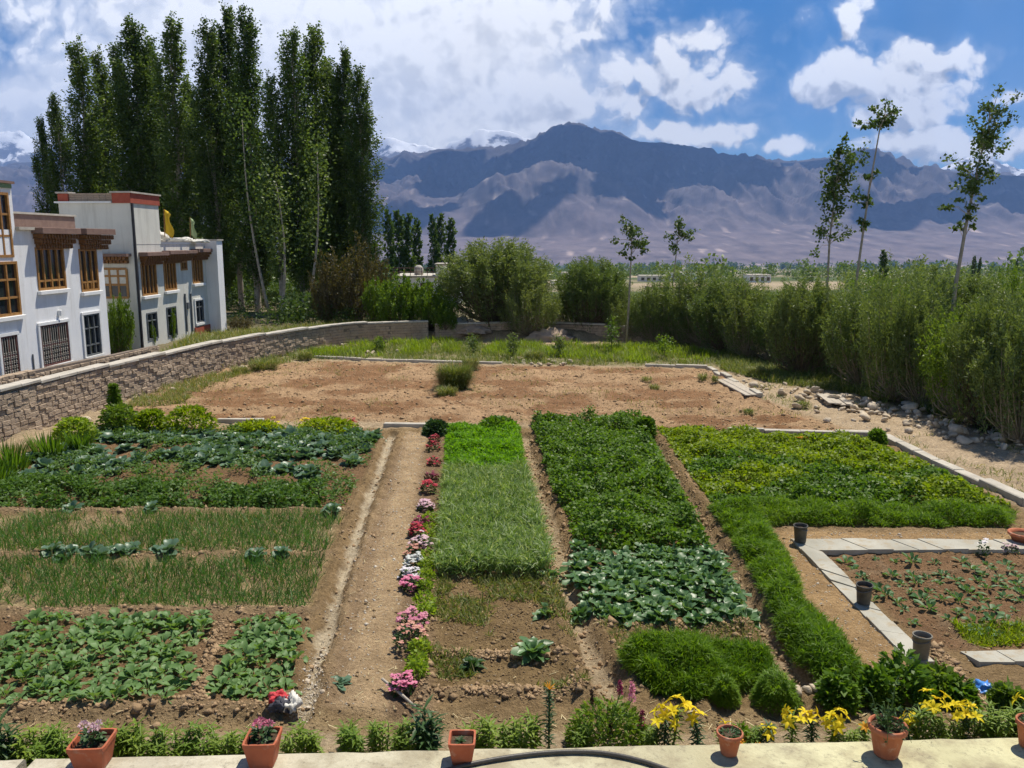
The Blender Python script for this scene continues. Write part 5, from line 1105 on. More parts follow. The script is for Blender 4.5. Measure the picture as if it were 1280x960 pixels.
pw = scatter(PL['plow'], 9000, rr_); k = fbm(pw[:, 0] * .7, pw[:, 1] * .7, 4, 355); pw = pw[k > .58]; blade_crop('sparse_weeds', 'scattered thin weeds over the ploughed plot', pw, (.06, .2), (.008, .018), M_grass, 355, (35, 88), (.1, .9), 2)
pw = scatter(PL['rightdirt'], 7000, rr_); k = fbm(pw[:, 0] * .8, pw[:, 1] * .8, 4, 356); pw = pw[k > .56]; blade_crop('sparse_weeds', 'thin weeds on the dusty strip at the right', pw, (.06, .2), (.008, .018), M_grass, 356, (35, 88), (.1, .9), 2)

# ================================================================== COUNTABLE PLANTS
def rosette(name, n, L, Wd, el, droop, mat, seed, prof=None, seg=4, fold=.22, hz=.0, twist=.3, wob=.03):
    r = np.random.RandomState(seed); a = np.arange(n) * 2.4 + r.uniform(0, .5, n); t = np.linspace(0, 1, n)
    P = np.stack([np.cos(a) * .015, np.sin(a) * .015, np.full(n, hz)], 1)
    V, Fq = blades(P, a, R(1) * (el[0] + (el[1] - el[0]) * t + r.normal(size=n) * 7), (L[0] + (L[1] - L[0]) * r.uniform(0, 1, n)) * (1 - .25 * t), r.uniform(Wd[0], Wd[1], n), r.uniform(droop[0], droop[1], n), seg, 3, prof, fold, r.uniform(-twist, twist, n))
    V = V + (np.stack([vnoise(V[:, 0] * 26, V[:, 1] * 26, seed), vnoise(V[:, 1] * 26, V[:, 2] * 26, seed + 1), vnoise(V[:, 2] * 26, V[:, 0] * 26, seed + 2)], 1) - .5) * wob
    V[:, 2] = np.maximum(V[:, 2], -.01); return link_mesh(name, V, Fq, mat)
SPOON = np.array([.14, .16, .62, 1.0, .95, .3]); BROAD = np.array([.3, .75, 1.0, 1.0, .55])
def strew(protos_, P2, label, cat, group, sc=(.8, 1.2), labels=None, dz=0.0):
    first = [True] * len(protos_)
    for i, q in enumerate(P2):
        k = i % len(protos_) if i < len(protos_) else random.randrange(len(protos_)); z = zof(q[0], q[1]) + dz; lab = labels[i] if labels else label
        if first[k]: o = protos_[k]; first[k] = False; tag(o, lab, cat, group)
        else: o = protos_[k].copy(); col.objects.link(o); o['label'] = lab
        s = random.uniform(*sc); o.location = (float(q[0]), float(q[1]), z); o.rotation_euler = (random.uniform(-.12, .12), random.uniform(-.12, .12), random.uniform(0, 6.28)); o.scale = (s, s, s * random.uniform(.85, 1.15))
rad = [rosette('turnip_plant', 13, (.15, .29), (.075, .115), (42, 84), (.5, 1.9), M_radish, 400 + i, np.array([.09, .09, .10, .75, 1.0, .45]), 5, wob=.035) for i in range(5)]
q = grid_in(PL['radish'], .228, .215, .4); gap = np.array([G(280, 770)[:2], G(243, 884)[:2]]); q = q[dist_line(gap, q[:, 0], q[:, 1]) > .21]; q = q[q[:, 0] > W(-60, 830, 9)[0]]
strew(rad, q[:290], 'spoon leaved green plant in the near left bed', 'vegetable plant', 'spoon leaved plants of the near left bed', (.6, 1.04))
cab = [rosette('cabbage_plant', 13, (.20, .30), (.15, .21), (12, 78), (.2, 1.0), M_cabbage, 420 + i, BROAD, 4, .2) for i in range(4)]
top_zone = poly([(120, 543), (300, 539), (474, 543), (452, 600), (330, 600), (200, 588), (-60, 612), (-20, 590), (90, 560)])
q = grid_in(top_zone, .36, .34, .38); k = fbm(q[:, 0] * 1.1, q[:, 1] * 1.3, 3, 61); q = q[(k > .43) | (q[:, 1] > G(0, 556)[1])]
rm = np.random.RandomState(3).permutation(len(q))[:250]; strew(cab, q[np.sort(rm)], 'blue green cabbage in the far left bed', 'cabbage', 'cabbages of the far left bed', (.75, 1.25))
cab2 = [rosette('cabbage_plant', 11, (.18, .26), (.13, .18), (12, 70), (.3, 1.0), M_cabbage, 430 + i, BROAD, 4, .2) for i in range(2)]
strew(cab2, np.array([G(x, y)[:2] for x, y in [(66, 694), (78, 700), (88, 696), (112, 694), (126, 697), (140, 692), (152, 696), (164, 693), (200, 692), (212, 694), (320, 698), (352, 696), (90, 640), (190, 640), (415, 642)]]), 'pale cabbage on the earth ridge between the onion strips', 'cabbage', 'cabbages on the ridges by the onion strips', (.7, 1.0))
cl = [rosette('broad_leaved_plant', 26, (.14, .27), (.07, .115), (28, 90), (.3, 1.6), M_caul, 440 + i, np.array([.12, .14, .7, 1.0, .9, .35]), 5, .25, wob=.065) for i in range(4)]
q = grid_in(PL['caul'], .27, .27, .34); strew(cl, q, 'broad leaved plant in the near end of the potato bed', 'vegetable plant', 'broad leaved plants below the potato bed', (.8, 1.2))
lone = [rosette('broad_leaved_plant', 26, (.14, .27), (.07, .12), (10, 85), (.3, 1.4), m_, 450 + i, np.array([.16, .25, .8, 1, .9, .35]), 5, .2, wob=.05) for i, m_ in enumerate((M_caul, M_dkplant, M_caul, M_caul, M_cabbage))]
for o, (x, y), lab, s in zip(lone, [(666, 822), (590, 835), (688, 725), (683, 770), (424, 858)], ['big spreading leafy plant on the ridge of the near middle bed', 'small dark leafy plant on the ridge left of the big spreading one', 'leafy plant at the right edge of the wheat stand', 'leafy plant at the channel beside the sparse weeds', 'flattened wilting plant lying on the earth path'], (1.25, .8, .9, .9, .75)):
    b = on(x, y); tag(o, lab, 'vegetable plant'); place(o, b, random.uniform(0, 6), (s, s, s * (.45 if x == 424 else 1)))
sdl = [rosette('seedling', 8, (.07, .14), (.035, .06), (20, 75), (.2, 1.0), M_seed, 460 + i, SPOON, 5) for i in range(3)]
SEED = [(1058, 702), (1095, 701), (1119, 703), (1142, 704), (1170, 704), (1205, 703), (1233, 704), (1258, 703), (1067, 711), (1077, 720), (1085, 727), (1099, 736), (1115, 720), (1140, 720), (1158, 720), (1178, 719), (1126, 729), (1147, 727), (1172, 728), (1195, 727), (1137, 740), (1160, 737), (1186, 738), (1209, 737), (1232, 736), (1257, 735), (1152, 750), (1176, 748), (1199, 749), (1227, 748), (1255, 748), (1162, 761), (1198, 764), (1222, 763), (1240, 763), (1268, 762), (1185, 775), (1218, 776), (1240, 775), (1258, 774), (1122, 753), (1141, 779), (1090, 752), (1215, 715), (1228, 719), (1240, 713), (1250, 720), (1262, 714), (1272, 722), (1222, 726), (1245, 728), (1270, 730), (1276, 742), (1275, 752), (1108, 745), (1130, 762), (1268, 782), (1230, 790), (1210, 786), (1250, 795)]
strew(sdl, np.array([G(x, y)[:2] for x, y in SEED]), 'small green seedling on the bare soil of the right hand bed', 'seedling', 'seedlings of the right hand bed', (.75, 1.75))

def flower_mound(label, px, py, hw, hgt, leaf, pet, nl, npet, seed, cat='flowers', name='flower_clump', psz=(.022, .045), group=None, at=None, bud=.0):
    """low mound of foliage with blossoms over its top"""
    b = on(px, py) if at is None else np.array(at, float); r = np.random.RandomState(seed); rd = hw * np.linalg.norm(b - [0, 0, CAM_H]) / F_PX; o = thing(name, label, cat, b, group)
    a = r.uniform(0, 6.28, nl); f = np.sqrt(r.uniform(0, 1, nl)); P = np.stack([np.cos(a) * f * rd * .85, np.sin(a) * f * rd * .85, hgt * r.uniform(.05, .95, nl) * (1 - .55 * f ** 2)], 1)
    V, Fq = kites(P, r.uniform(.035, .075, nl), r.uniform(.02, .04, nl), np.stack([np.cos(a), np.sin(a), 0 * a + .5], 1), .8, r); link_mesh('foliage', V, Fq, leaf, o)
    if npet:
        nb = npet; a = r.uniform(0, 6.28, nb); f = np.sqrt(r.uniform(0, 1, nb)); c = np.stack([np.cos(a) * f * rd, np.sin(a) * f * rd, hgt * (1.0 - .6 * f ** 2) + r.normal(size=nb) * .026], 1); kp = vnoise(c[:, 0] * 15 + seed, c[:, 1] * 15, seed) > .34
        if kp.sum() > 3: c = c[kp]; nb = len(c)
        pa = np.tile(np.arange(5) * 2 * math.pi / 5, nb) + np.repeat(r.uniform(0, 6.28, nb), 5); C = np.repeat(c, 5, 0); n = len(C); L = np.repeat(r.uniform(psz[0], psz[1], nb), 5)
        V, Fq = blades(C, pa, R(1) * r.uniform(5, 45, n), L, L * .95, .5, 2, 2, np.array([.35, 1.0, .7])); link_mesh('blossoms', V, Fq, pet, o)
    return o
FLW = [(543, 554, 7, .20, M_bronze, M_red, 'small red flowers at the far end of the flower strip'), (542, 563, 8, .22, M_dkplant, M_red, 'dark clump with few red flowers, second from the far end of the strip'), (543, 581, 8, .2, M_bronze, M_red, 'red flowers above dark foliage beside the bright coriander patch'), (540, 600, 8, .18, M_bronze, M_plum, 'plum coloured clump beside the top of the wheat stand'), (536, 616, 9, .24, M_dkplant, M_red, 'vivid crimson flower clump with pink edge'),
       (532, 637, 9, .22, M_dkplant, M_pale, 'whitish pink flower clump below the vivid crimson one'), (525, 657, 9, .16, M_bronze, M_plum, 'dark bronze clump almost without flowers'), (522, 671, 10, .22, M_dkplant, M_red, 'red flower clump below the dark bronze one'), (527, 686, 12, .22, M_dkplant, M_pale, 'pale pink flower clump leaning to the lime plants'), (518, 698, 10, .2, M_dkplant, M_salmon, 'salmon flower clump under the pale pink one'), (518, 711, 11, .2, M_dkplant, M_white, 'white flower clump, farther of the two white ones'), (513, 725, 11, .18, M_dkplant, M_white, 'white flower clump, nearer of the two white ones'), (515, 738, 12, .2, M_dkplant, M_pink, 'pink flower clump just below the white ones'),
       (516, 790, 16, .30, M_dkplant, M_pink, 'large pink flower clump, upper one of the big pair'), (512, 812, 17, .30, M_dkplant, M_salmon, 'large salmon pink flower clump, lower one of the big pair'), (503, 866, 13, .2, M_dkplant, M_pink, 'small pink flower clump beside the fallen stick')]
for i, (x, y, hw, hg, lf, pt, lab) in enumerate(FLW): flower_mound(lab, x, y, hw * 1.22, hg, lf, pt, 170, 60 if lf is M_dkplant else 24, 500 + i, group='flower clumps along the earth path')
LIME = [(538, 651, 'far lime green clump beside the dark bronze flowers'), (537, 667, 'lime green clump beside the red flowers'), (537, 676, 'lime green clump above the pale pink flowers'), (535, 702, 'lime green clump beside the farther white flowers'), (534, 714, 'lime green clump between the white flowers and the wheat'), (533, 727, 'lime green clump beside the nearer white flowers'), (531, 741, 'lime green clump above the gap in the flower strip'), (531, 760, 'broad lime green clump standing alone, upper half'), (532, 772, 'broad lime green clump standing alone, lower half'), (525, 822, 'lime green clump touching the large salmon flowers'), (522, 838, 'lime green clump at the near end of the strip, upper one'), (521, 852, 'lime green clump at the near end of the strip, lower one')]
for i, (x, y, lab) in enumerate(LIME): flower_mound(lab, x, y, 10.5 + (i > 6) * 3, .2, M_lime, None, 240, 0, 530 + i, 'plant', 'lime_plant', group='lime green plants along the earth path')
# parsley mounds and other rounded plants at the near right
for i, (x, y, hw, hg, lab) in enumerate([(906, 876, 16, .28, 'small round tuft standing apart on the near path'), (970, 876, 28, .38, 'thick round tuft right of the small one'), (1046, 878, 22, .34, 'leafy tuft by the end of the slanting carrot row'), (1128, 866, 34, .42, 'dense round bush behind the large flower pot'), (1095, 872, 22, .36, 'smaller leafy bush left of the dense round one'), (1172, 864, 22, .28, 'broad leaved bush below the end of the slab path'), (1258, 880, 15, .24, 'small leafy bush beside the blue plastic'), (1196, 876, 18, .24, 'loose leafy bush behind the right hand lilies')]):
    b = on(x, y); r = np.random.RandomState(560 + i); rd = hw * np.linalg.norm(b - [0, 0, 5]) / F_PX; n = 4600
    a = r.uniform(0, 6.28, n); f = np.sqrt(r.uniform(0, 1, n)); u = r.uniform(0, 1, n) ** .6; P = np.stack([np.cos(a) * f * rd * (1.02 - .25 * u), np.sin(a) * f * rd * (1.02 - .25 * u), hg * (.85 if i < 2 else 1) * u * np.sqrt(np.clip(1.02 - f ** 2, 0, 1)) * (.45 + .95 * vnoise(np.cos(a) * f * 4 + i, np.sin(a) * f * 4, i))], 1)
    if i < 2: V, Fq = blades(P, a + r.normal(size=n) * .7, R(1) * r.uniform(15, 85, n), r.uniform(.035, .075, n), r.uniform(.006, .012, n), r.uniform(.2, 1.2, n), 2, 2, np.array([.7, 1, .15]))
    else: V, Fq = kites(P[:900], r.uniform(.07, .13, 900), r.uniform(.04, .075, 900), np.stack([np.cos(a[:900]), np.sin(a[:900]), 0 * a[:900] + .3], 1), .8, r)
    o = link_mesh('carrot_tuft' if i < 2 else 'leafy_bush', V, Fq, M_carrot if i < 2 else (M_shrub if i == 5 or i == 6 else M_potato)); o.location = tuple(map(float, b)); tag(o, lab, 'plant', 'rounded plants at the near right')
# greenery at the far edge of the left bed
for i, (x, yt, yb, hw, m_, lab) in enumerate([(146, 478, 536, 13, M_shrub, 'tall pointed green plant at the far corner of the left bed'), (150, 506, 540, 26, M_shrub, 'bushy green plant at the foot of the tall pointed one'), (190, 512, 540, 20, M_bean, 'light green bush in the row behind the cabbages'), (238, 508, 540, 34, M_bean, 'broad light green bush at the right of the row behind the cabbages'), (95, 522, 552, 26, M_lime, 'yellow green low bush beside the wall foot'), (545, 526, 543, 16, M_dkplant, 'dark leafy clump at the far end of the flower strip'), (622, 522, 539, 26, M_potato, 'dark leafy clump behind the coriander patch'), (686, 519, 535, 14, M_potato, 'dark leafy clump at the far corner of the potato bed'), (806, 522, 548, 12, M_potato, 'leafy clump at the far end of the right channel'), (1096, 538, 556, 9, M_potato, 'dark leafy clump at the kerb corner of the bean bed'), (410, 524, 540, 40, M_bean, 'low leafy row of plants behind the cabbages near the path'), (320, 528, 541, 36, M_bean, 'low leafy row of plants below the short edging')]):
    b = on(x, yb); H = W(x, yt, b[1])[2] - b[2]; rd = hw * b[1] / F_PX; r = np.random.RandomState(600 + i); n = 1300; a = r.uniform(0, 6.28, n); f = np.sqrt(r.uniform(0, 1, n)); u = r.uniform(0, 1, n); tap = (1 - u * .8) if i == 0 else np.sqrt(1.02 - u ** 2 * .9)
    P = np.stack([np.cos(a) * f * rd * tap, np.sin(a) * f * min(rd, .6) * tap, H * u * .95], 1); V, Fq = kites(P, r.uniform(.07, .14, n), r.uniform(.045, .08, n), np.stack([np.cos(a), np.sin(a), 0 * a + .3], 1), .6, r); o = link_mesh('leafy_bush', V, Fq, m_); o.location = tuple(map(float, b)); tag(o, lab, 'plant')
for i, (x, yt, yb, hw, lab) in enumerate([(14, 548, 592, 22, 'clump of upright sword leaves against the wall foot at the left edge'), (62, 538, 572, 20, 'clump of upright sword leaves right of the one at the left edge'), (100, 535, 566, 12, 'small clump of sword leaves near the yellow green bush'), (-6, 570, 612, 16, 'sword leaved clump cut by the left border of the view')]):
    b = on(x, yb); H = W(x, yt, b[1])[2] - b[2]; rd = hw * b[1] / F_PX; r = np.random.RandomState(620 + i); n = 130; a = r.uniform(0, 6.28, n); f = np.sqrt(r.uniform(0, 1, n)) * rd; V, Fq = blades(np.stack([np.cos(a) * f, np.sin(a) * f * .5, 0 * a], 1), a, R(1) * r.uniform(70, 88, n), r.uniform(.6, 1.05, n) * H, r.uniform(.025, .045, n), r.uniform(.1, .5, n), 3, 2, np.array([.8, 1, .75, .1])); o = link_mesh('iris_clump', V, Fq, M_potato); o.location = tuple(map(float, b)); tag(o, lab, 'plant', 'sword leaved clumps by the wall')

# ================================================================== PLANTS BEHIND THE LEDGE
def ledge_pt(px, dy=0.0):
    p = W(px, 930, 7.4); y = LA[1] + (p[0] - LA[0]) * LS + .36 + dy; p = W(px, 930, y); return np.array([p[0], y, zof(p[0], y)])
def young(name, seed, ns, H, rd, mat, leafL=(.07, .12), leafW=(.016, .026), per=26):
    r = np.random.RandomState(seed); root = thing(name, 'x', 'plant'); st = MB(); P = []; A = []
    for s in range(ns):
        a = r.uniform(0, 6.28); f = math.sqrt(r.uniform()) * rd; b = np.array([math.cos(a) * f, math.sin(a) * f * .7, 0]); h = H * r.uniform(.6, 1.05) * (1 - .25 * f / max(rd, .01)); t = b + np.array([r.normal() * .03, r.normal() * .03, h]); st.tube([b, (b + t) / 2, t], [.006, .005, .003], 5)
        for k in range(per): u = .12 + .9 * k / per; P.append(b + (t - b) * u); A.append(k * 2.4 + s)
    st.build('stems', M_stem, root); P = np.array(P); A = np.array(A); n = len(P)
    V, Fq = blades(P, A, R(1) * r.uniform(10, 55, n), r.uniform(leafL[0], leafL[1], n), r.uniform(leafW[0], leafW[1], n), r.uniform(.2, 1.0, n), 2, 3, np.array([.5, 1, .1]), .2); link_mesh('leaves', V, Fq, mat, root); return root
yp = [young('leafy_plant', 700, 16, .40, .20, M_lily_leaf), young('leafy_plant', 701, 11, .34, .16, M_lily_leaf), young('leafy_plant', 702, 7, .44, .10, M_lily_leaf), young('leafy_plant', 703, 5, .46, .09, M_dkplant, (.09, .14), (.02, .03), 34)]
uf = [False] * 4
YP = [(14, 3, 1.25, 'tall dark leafy plant at the left end of the ledge'), (42, 0, 1.0, 'full leafy plant above the gap in the ledge'), (66, 0, .95, 'leafy plant just left of the first square planter'), (95, 1, .8, 'low leafy plant partly behind the first square planter'), (138, 0, .92, 'leafy plant just right of the first square planter'), (166, 1, 1.05, 'leafy plant second to the right of the first square planter'), (205, 0, .86, 'leafy plant midway between the first two square planters'), (250, 0, .95, 'broad leafy plant left of the second square planter'), (282, 1, .95, 'leafy plant close to the left side of the second square planter'), (318, 1, .9, 'leafy plant behind the second square planter'), (376, 0, .92, 'leafy plant right of the second square planter'),
      (437, 1, .95, 'leafy plant left of the middle of the ledge, first of a pair'), (472, 2, .95, 'leafy plant left of the middle of the ledge, second of a pair'), (512, 0, .85, 'leafy plant left of the tall bending one'), (542, 3, 1.25, 'tall bending leafy plant left of the third square planter'), (588, 1, .85, 'leafy plant behind the third square planter'), (609, 2, 1.05, 'slim leafy plant right of the third square planter'), (640, 1, .95, 'leafy plant two steps right of the third square planter'), (664, 2, 1.05, 'slim leafy plant left of the dark budded stalk'), (1150, 2, 1.0, 'tall thin leafy stems right of the large round pot'), (1225, 1, 1.0, 'leafy plant under the right hand lilies'), (1258, 0, 1.0, 'leafy plant near the cropped pot at the right edge'), (1180, 1, .8, 'low leafy plant between the right hand lilies'), (1060, 1, .7, 'low leafy plant left of the large round pot'), (945, 1, .6, 'low leafy plant right of the small round pot')]
for (px, k, s, lab) in YP:
    if not uf[k]: o = yp[k]; uf[k] = True
    else: o = dup(yp[k], (0, 0, 0))
    place(o, ledge_pt(px, random.uniform(-.03, .1)), random.uniform(0, 6), s * 1.14, lab, 'leafy plants along the ledge')
def lily(label, px, py, nfl, seed, pet=M_yel, dy=.08, size=.085, group='yellow lilies along the ledge'):
    r = np.random.RandomState(seed); y = ledge_pt(px, dy)[1]; t = W(px, py, y); b = np.array([t[0] + r.normal() * .02, y, zof(t[0], y)]); H = t[2] - b[2]; o = thing('lily', label, 'lily', b, group); top = np.array([t[0] - b[0], 0, H])
    MB().tube([(0, 0, 0), top * .5 + np.array([.01, 0, 0]), top], [.008, .007, .005], 6).build('stem', M_stem, o, True)
    n = 62; P = top[None] * np.linspace(.06, .9, n)[:, None]; V, Fq = blades(P, np.arange(n) * 2.4, R(1) * r.uniform(5, 50, n), r.uniform(.08, .13, n), r.uniform(.016, .024, n), r.uniform(.3, 1.0, n), 2, 3, np.array([.6, 1, .1]), .2); link_mesh('leaves', V, Fq, M_lily_leaf if seed % 2 else M_dkplant, o)
    for k in range(nfl):
        a0 = r.uniform(0, 6.28) if nfl > 1 else 4.7; rr = (.055 + .05 * (nfl > 4)) * math.sqrt((k + .4) / nfl) * 1.3; c = top + np.array([math.cos(k * 2.4 + seed) * rr, math.sin(k * 2.4 + seed) * rr, r.uniform(-.09, .04)])
        pa = a0 + np.arange(6) * math.pi / 3; V, Fq = blades(np.zeros((6, 3)), pa, R(1) * r.uniform(28, 60, 6), np.full(6, size) * r.uniform(.85, 1.15, 6), np.full(6, size * .40), r.uniform(.7, 1.5, 6), 4, 3, np.array([.35, .85, 1, .7, .08]), .15); ti = r.uniform(.2, 1.2); ta = k * 2.4 + seed; ax = Vector((-math.sin(ta), math.cos(ta), 0)); from_ = __import__('mathutils').Matrix.Rotation(ti, 3, ax); V = V @ np.array(from_).T + c; fo = link_mesh('flower', V, Fq, pet, o, True)
    return o
for i, (x, y, n, lab) in enumerate([(832, 892, 7, 'lower left head of the big yellow lily group beside the lupins'), (848, 880, 6, 'upper right head of the big yellow lily group beside the lupins'), (868, 895, 3, 'yellow lily just right of the big group'), (905, 908, 2, 'low yellow lily right behind the small round pot'), (961, 904, 3, 'small single yellow lily right of the small round pot'), (991, 891, 6, 'wide yellow lily, left one of the middle three'), (1015, 894, 4, 'yellow lily in the centre of the middle three'), (1043, 897, 8, 'tall full yellow lily, right one of the middle three'), (1137, 898, 4, 'yellow lily right beside the large round pot'), (1168, 875, 7, 'yellow lily standing highest, second from the right'), (1207, 883, 8, 'wide yellow lily with drooping heads at the far right'), (1279, 878, 2, 'yellow lily cut by the right border of the view')]): lily(lab, x, y, n, 800 + i)
lily('orange lily at the left of the large round pot', 1080, 905, 1, 815, M_orange, size=.07, group=None)
# budded dark stalk, lupins, marigold
b = ledge_pt(686, .12); t = W(686, 862, b[1]); o = thing('lily', 'tall dark lily stalk with star shaped yellowish buds left of the lupins', 'lily', b); H = t[2] - b[2]; MB().tube([(0, 0, 0), (.005, 0, H)], [.01, .006], 6).build('stem', M_stem, o); n = 120; P = np.stack([0 * np.arange(n), 0 * np.arange(n), np.linspace(.06, 1, n) * H], 1); V, Fq = blades(P, np.arange(n) * 2.4, R(1) * rr_.uniform(15, 60, n), rr_.uniform(.06, .10, n), .018, .5, 2, 3, np.array([.6, 1, .1]), .2); link_mesh('leaves', V, Fq, M_dkplant, o); V, Fq = blades(np.repeat([[0, 0, H]], 9, 0), np.arange(9) * .7, R(1) * rr_.uniform(20, 80, 9), .09, .016, .2, 2, 3, np.array([.7, 1, .1])); link_mesh('buds', V, Fq, M_orange, o)
lup = thing('lupin_bush', 'bushy lupin with pink purple flower spikes behind the ledge', 'lupin', ledge_pt(758, .25)); b = np.array(lup.location[:]); r = np.random.RandomState(830); n = 1500; a = r.uniform(0, 6.28, n); f = np.sqrt(r.uniform(0, 1, n)); u = r.uniform(0, 1, n); P = np.stack([np.cos(a) * f * .40, np.sin(a) * f * .26, .46 * u * np.sqrt(1.02 - f ** 2)], 1); V, Fq = kites(P, r.uniform(.05, .09, n), r.uniform(.02, .035, n), np.stack([np.cos(a), np.sin(a), 0 * a + .4], 1), .7, r); link_mesh('foliage', V, Fq, M_lily_leaf, lup)
for (x, y0, y1, s, m_) in [(790, 852, 876, .034, M_pink), (775, 851, 868, .026, M_plum), (802, 888, 910, .028, M_plum), (763, 900, 925, .026, M_bronze), (740, 862, 880, .014, M_bronze)]:
    y = b[1] - .05; p0, p1 = W(x, y1, y) - b, W(x, y0, y) - b; n = 170; u = r.uniform(0, 1, n); a = r.uniform(0, 6.28, n); P = p0 + (p1 - p0) * u[:, None] + np.stack([np.cos(a), np.sin(a), 0 * a], 1) * (s * (1 - .7 * u))[:, None]; V, Fq = kites(P, r.uniform(.015, .028, n), r.uniform(.012, .02, n), None, .3, r); sp_ = link_mesh('flower_spike', V, Fq, m_, lup); MB().tube([(0, 0, .1), p0, p1], [.006, .005, .003], 5).build('stem', M_stem, sp_)
for i, (x, dy, s, m_, lab) in enumerate([(815, .1, .2, M_lily_leaf, 'low leafy plant between the lupins and the big lilies'), (728, .1, .15, M_lily_leaf, 'low leafy plant at the left side of the lupins')]):
    o = dup(yp[1], ledge_pt(x, dy), 1.0, .75, lab)
flower_mound('creeping orange flowers beside the small round pot', 932, 925, 16, .10, M_lily_leaf, M_orange, 160, 60, 840, at=ledge_pt(932, .02), psz=(.02, .035))
flower_mound('dark green tuft behind the small round pot', 925, 912, 12, .24, M_carrot, None, 300, 0, 841, 'plant', 'leafy_tuft', at=ledge_pt(926, .16))
for i, (x, y, m_, lab) in enumerate([(315, 523, M_yel, 'yellow flowers above the short edging behind the left bed'), (338, 522, M_yel, 'yellow flowers at the right end of the short edging'), (378, 521, M_yel, 'yellow flowers over the low leafy row near the path'), (440, 524, M_red, 'red poppies over the low leafy row near the path'), (1003, 546, M_orange, 'orange marigolds along the edging behind the bean bed')]):
    b = on(x, y + 10); flower_mound(lab, x, y, 10 if x != 262 else 4, max(.2, W(x, y, b[1])[2] - b[2]), M_bean, m_, 60, 9, 850 + i, at=b, psz=(.05, .085), name='flower_plant')

# ================================================================== POTS, BUCKETS, HOSE AND LITTER
def geranium(parent, z, seed, pet, hgt=.18, nleaf=46, nfl=3, rd=.09):
    r = np.random.RandomState(seed); pl = thing('plant', None, None); pl.parent = parent; pl.location = (0, 0, z)
    a = r.uniform(0, 6.28, nleaf); f = np.sqrt(r.uniform(0, 1, nleaf)); P = np.stack([np.cos(a) * f * rd, np.sin(a) * f * rd, r.uniform(.01, hgt * .7, nleaf)], 1); V, Fq = blades(P, a, R(1) * r.uniform(0, 60, nleaf), r.uniform(.035, .06, nleaf), r.uniform(.035, .055, nleaf), .5, 2, 3, np.array([.4, 1, .5])); link_mesh('leaves', V, Fq, M_dkplant, pl)
    for k in range(nfl):
        c = np.array([math.cos(k * 2.2 + seed) * rd * .75, math.sin(k * 2.2 + seed) * rd * .5, hgt + .02 * (k % 2)]); n = 44; d = r.normal(size=(n, 3)); d /= np.linalg.norm(d, axis=1)[:, None]; d[:, 2] = abs(d[:, 2]) * .9 - .1; V, Fq = kites(c + d * .032, r.uniform(.02, .034, n), r.uniform(.018, .028, n), d, .2, r); fo = link_mesh('flower', V, Fq, pet, pl); MB().tube([(0, 0, 0), c * .6, c], [.005, .004, .004], 5).build('stalk', M_stem, pl)
    return pl
def planter(label, px, py, w, h, rz, fl, seed):
    b = G(px, py, LZ + .012); o = thing('flower_planter', label, 'planter', b); o.rotation_euler = (0, 0, rz); a = w / 2; t = .72
    mb = MB(); mb.lathe([(0, 0), (a * t, 0), (a * .97, h * .86), (a, h * .86), (a, h), (a - .018, h), (a * .93 - .014, h * .8), (a * t, h * .3)], 32, sq=14); mb.build('box', M_terra2, o)
    V = []; 
    sm = MB(); sm.lathe([(0, h * .80), (a * .5, h * .81), (a * .90, h * .79)], 24, sq=14); sm.build('soil', M_soil, o)
    if fl is not None: geranium(o, h * .8, seed, fl, .16, 46, 3, .08)
    else:
        r = np.random.RandomState(seed); n = 26; aa = r.uniform(0, 6.28, n); V, Fq = blades(np.zeros((n, 3)) + [-.02, 0, h * .8], aa, R(1) * r.uniform(10, 60, n), r.uniform(.04, .08, n), .02, .6, 2, 3); link_mesh('plant', V, Fq, M_dkplant, o)
    return o
planter('terracotta coloured square planter with pale pink geranium near the ledge gap', 118, 955, .33, .25, .05, M_pale, 1); planter('square planter with bright pink geranium, second along the ledge', 330, 951, .30, .25, .02, M_pink, 2); planter('small square planter with hardly any plant, beside the hose', 578, 949, .245, .22, .0, None, 3)
